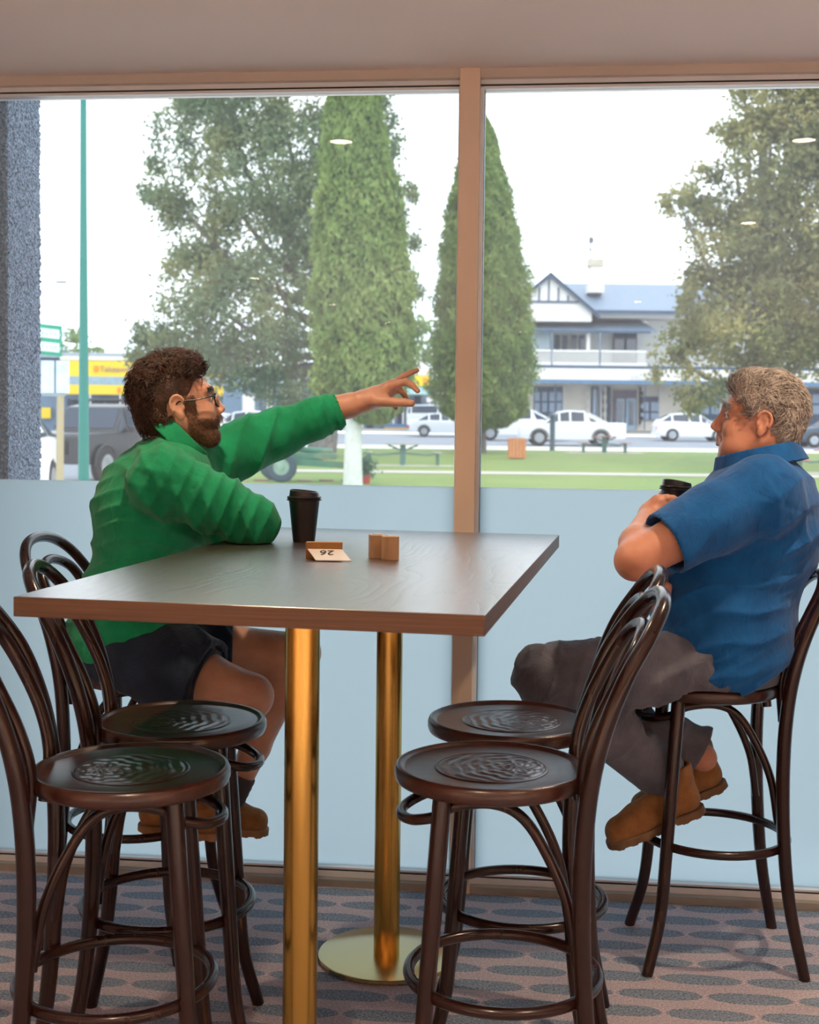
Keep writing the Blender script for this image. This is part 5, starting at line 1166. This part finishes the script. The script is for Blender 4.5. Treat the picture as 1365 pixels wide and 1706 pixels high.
    def shirt(P):
        d = torso(P, .008)
        d = smin(d, cap(P, hip_n*.85+pel*.15, pel, .130, .13), .04); d = smin(d, cap(P, hip_f*.85+pel*.15, pel, .125, .13), .04)
        d = d-.012*folds(P, spine*1.0+fw_*.35, 42, .2)*(1-.6*np.clip(((P-chest)@spine.astype(np.float32)+.05)/.1, 0, 1))-.005*folds(P, spine+fw_*.8, 80, 1.7)
        d = d-.010*folds(P, lf*.8-spine*.4+fw_*.3, 44, 2.2)*(((P-chest)@spine.astype(np.float32)) > .0)
        nr = chain(P, [sh_n, sh_n*.5+se*.5, se+armdir*.03], [.090, .085, .080], .03)-.010*folds(P, armdir*.6+np.array([0, 0, .8]), 46, .6)
        nr = np.maximum(nr, (P-se)@sn.astype(np.float32)); nr = smax(nr, -cap(P, se-armdir*.03, se+armdir*.2, .074, .070), .002)
        fr2 = chain(P, [sh_f, sh_f+fad*.16], [.085, .080]); d = smin(d, nr, .04); d = smin(d, fr2, .04)
        yk = np.abs((P-(neck-spine*.085))@(spine*.96-fw_*.28).astype(np.float32)); bk = ((P-neck)@fw_.astype(np.float32)) < .02
        d = d+.0022*np.exp(-(yk/.0022)**2)*bk
        sm = np.abs((P-(sh_n+armdir*.0))@(armdir*.9-spine*.1).astype(np.float32)); d = d+.002*np.exp(-(sm/.0022)**2)*(np.linalg.norm(P-sh_n, axis=1) < .13)
        d = np.maximum(d, .722-P[:, 2]); d = np.maximum(d, -np.maximum(np.hypot(P[:, 0]-.792, P[:, 1]-3.405)-.20, P[:, 2]-.7345))
        d = smax(d, -(P-hem+spine*.075)@(spine*.72+fw_*.69).astype(np.float32), .005)
        d = smax(d, -cap(P, neck-spine*.035, O-R[:, 2]*.03, .080, .086), .004)
        return d
    so_ = sdf_obj('blue_shirt', shirt, lo, hi, .0055, BLUE, b, base)
    cc = neck+np.array([-.005, 0, -.012]); cn = spine*.93+fw_*.34; cn /= np.linalg.norm(cn); RC = frame(cn, up=lf)
    def collar(P):
        q = (P-cc.astype(np.float32))@RC.astype(np.float32); rr = np.hypot(q[:, 1], q[:, 2]*.97)
        flare = .106+.018*np.clip(-(q[:, 0]-.03)/.05, 0, 1); d = np.maximum(np.abs(rr-flare)-.0038, np.abs(q[:, 0]-.008)-.026)
        fr = (P-cc)@fw_.astype(np.float32); side = np.abs((P-cc)@lf.astype(np.float32)); return np.maximum(d, np.minimum(fr-.085, .02-side))
    sdf_obj('collar', collar, cc-.16, cc+.16, .0035, BLUE, so_, base)
    def jeans_top(P):
        d = ell(P, pel-spine*.02, (.150, .195, .11), RT)
        for h, k_ in ((hip_n, kn_n), (hip_f, kn_f)):
            dr = ((k_-h)/np.linalg.norm(k_-h)).astype(np.float32); g = chain(P, [h, h*.45+k_*.55, k_], [.104, .088, .078], .03)
            g = g-.011*folds(P, dr*.9+np.array([0, .2, .5]), 28, .9)-.003*folds(P, dr, 70, .1); d = smin(d, g, .03)
        for k_, a in ((kn_n, an_n), (kn_f, an_f)):
            dr = ((a-k_)/np.linalg.norm(a-k_)).astype(np.float32); e = a-dr*.015; g = chain(P, [k_, k_*.55+a*.45, e+dr*.02], [.077, .075, .066], .03)
            g = g-.012*folds(P, dr*.9+np.array([.3, 0, -.3]), 30, 1.4)-.002*folds(P, dr, 90, .4); g = np.maximum(g, (P-e)@dr); g = smax(g, -cap(P, e-dr*.03, e+dr*.2, .055), .002); d = smin(d, g, .02)
        return np.maximum(d, -np.maximum(np.hypot(P[:, 0]-.792, P[:, 1]-3.405)-.205, np.maximum(.6-P[:, 2], P[:, 2]-.7335)))
    jn = sdf_obj('jeans', jeans_top, (.22, 3.05, .38), (1.1, 3.75, .98), .0055, DENIM, b, base)
    shoe(A(1140, 1350, 3.365)+np.array([.02, 0, -.015]), (-.93, -.10, -.36), (-.30, 0, 1), .28, b, base, 'tan_work_boot', 1)
    shoe(A(1185, 1318, 3.53)+np.array([.01, 0, .0]), (-.90, .05, -.40), (-.35, 0, 1), .28, b, base, 'tan_work_boot', 1)
    def hair(P):
        q = ((P-O.astype(np.float32))@R.astype(np.float32))/s
        d = ell(q, (-.016, 0, .048), (.106, .084, .096)); d = smin(d, ell(q, (.028, 0, .098), (.058, .058, .034)), .02); d = smin(d, ell(q, (-.072, 0, -.02), (.034, .064, .062)), .03)
        d = d-.0022*nz3(q*np.array([.5, 1, 1], np.float32), 150)-.0025*nz3(q, 60)
        cut = np.where(q[:, 2] > .050, q[:, 0]-.057-(q[:, 2]-.050)*.75, q[:, 0]-.050+(.050-q[:, 2])*.35)
        d = smax(d, cut, .006); d = smax(d, -(q[:, 2]+.018+np.clip((-q[:, 0]-.02)*1.4, -.03, .055)), .008); d = smax(d, -cap(q, (-.008, -.10, .002), (-.008, .10, .002), .029), .004)
        return d*s
    V, Q = nets(hair, O-.16, O+.17, .0028); ho = mk_np('short_grey_hair', V-base, Q, HAIR2, b, True); Nn = vnormals(V, Q); cen = to_world(O, R, s, (-.015, 0, .04))
    outw = np.linalg.norm(V-cen, axis=1) > .084
    locks('hair_strands', V, Nn, outw, 5200, .022, .0015, lambda P: np.cross(P-cen, R[:, 1])/(np.linalg.norm(P-cen, axis=1)[:, None])*-1*-1+0*R[:, 2], HAIR2, ho, base, curl=.08, lift=.22, seed=6)
    V, Q = nets(HF, hl, hh, .0028); Nn = vnormals(V, Q); q = ((V-O)@R)/s; ay = np.abs(q[:, 1])
    br = (q[:, 0] > .070) & (q[:, 2] > .030) & (q[:, 2] < .042) & (ay > .012) & (ay < .050)
    locks('eyebrows', V, Nn, br, 420, .011, .0007, lambda P: np.sign(((P-O)@R)[:, 1])[:, None]*R[:, 1]+R[:, 2]*.1, HAIR2, b, base, lift=.2, seed=9)
    eyes(O, R, s, b, base)
    cup(tuple(cupc-np.array([0, 0, .045])), 'black takeaway coffee cup held up by the man in the blue shirt', .085, .030, .040, 0, (math.radians(-3), math.radians(4)))
blue_man()
# lettering becomes ordinary meshes
bpy.context.view_layer.update(); dg = bpy.context.evaluated_depsgraph_get()
for o in [o for o in SC.objects if o.type == 'FONT']:
    me = bpy.data.meshes.new_from_object(o.evaluated_get(dg)); n = bpy.data.objects.new('lettering', me); COL.objects.link(n)
    n.parent = o.parent; n.matrix_local = o.matrix_local.copy(); bpy.data.objects.remove(o)
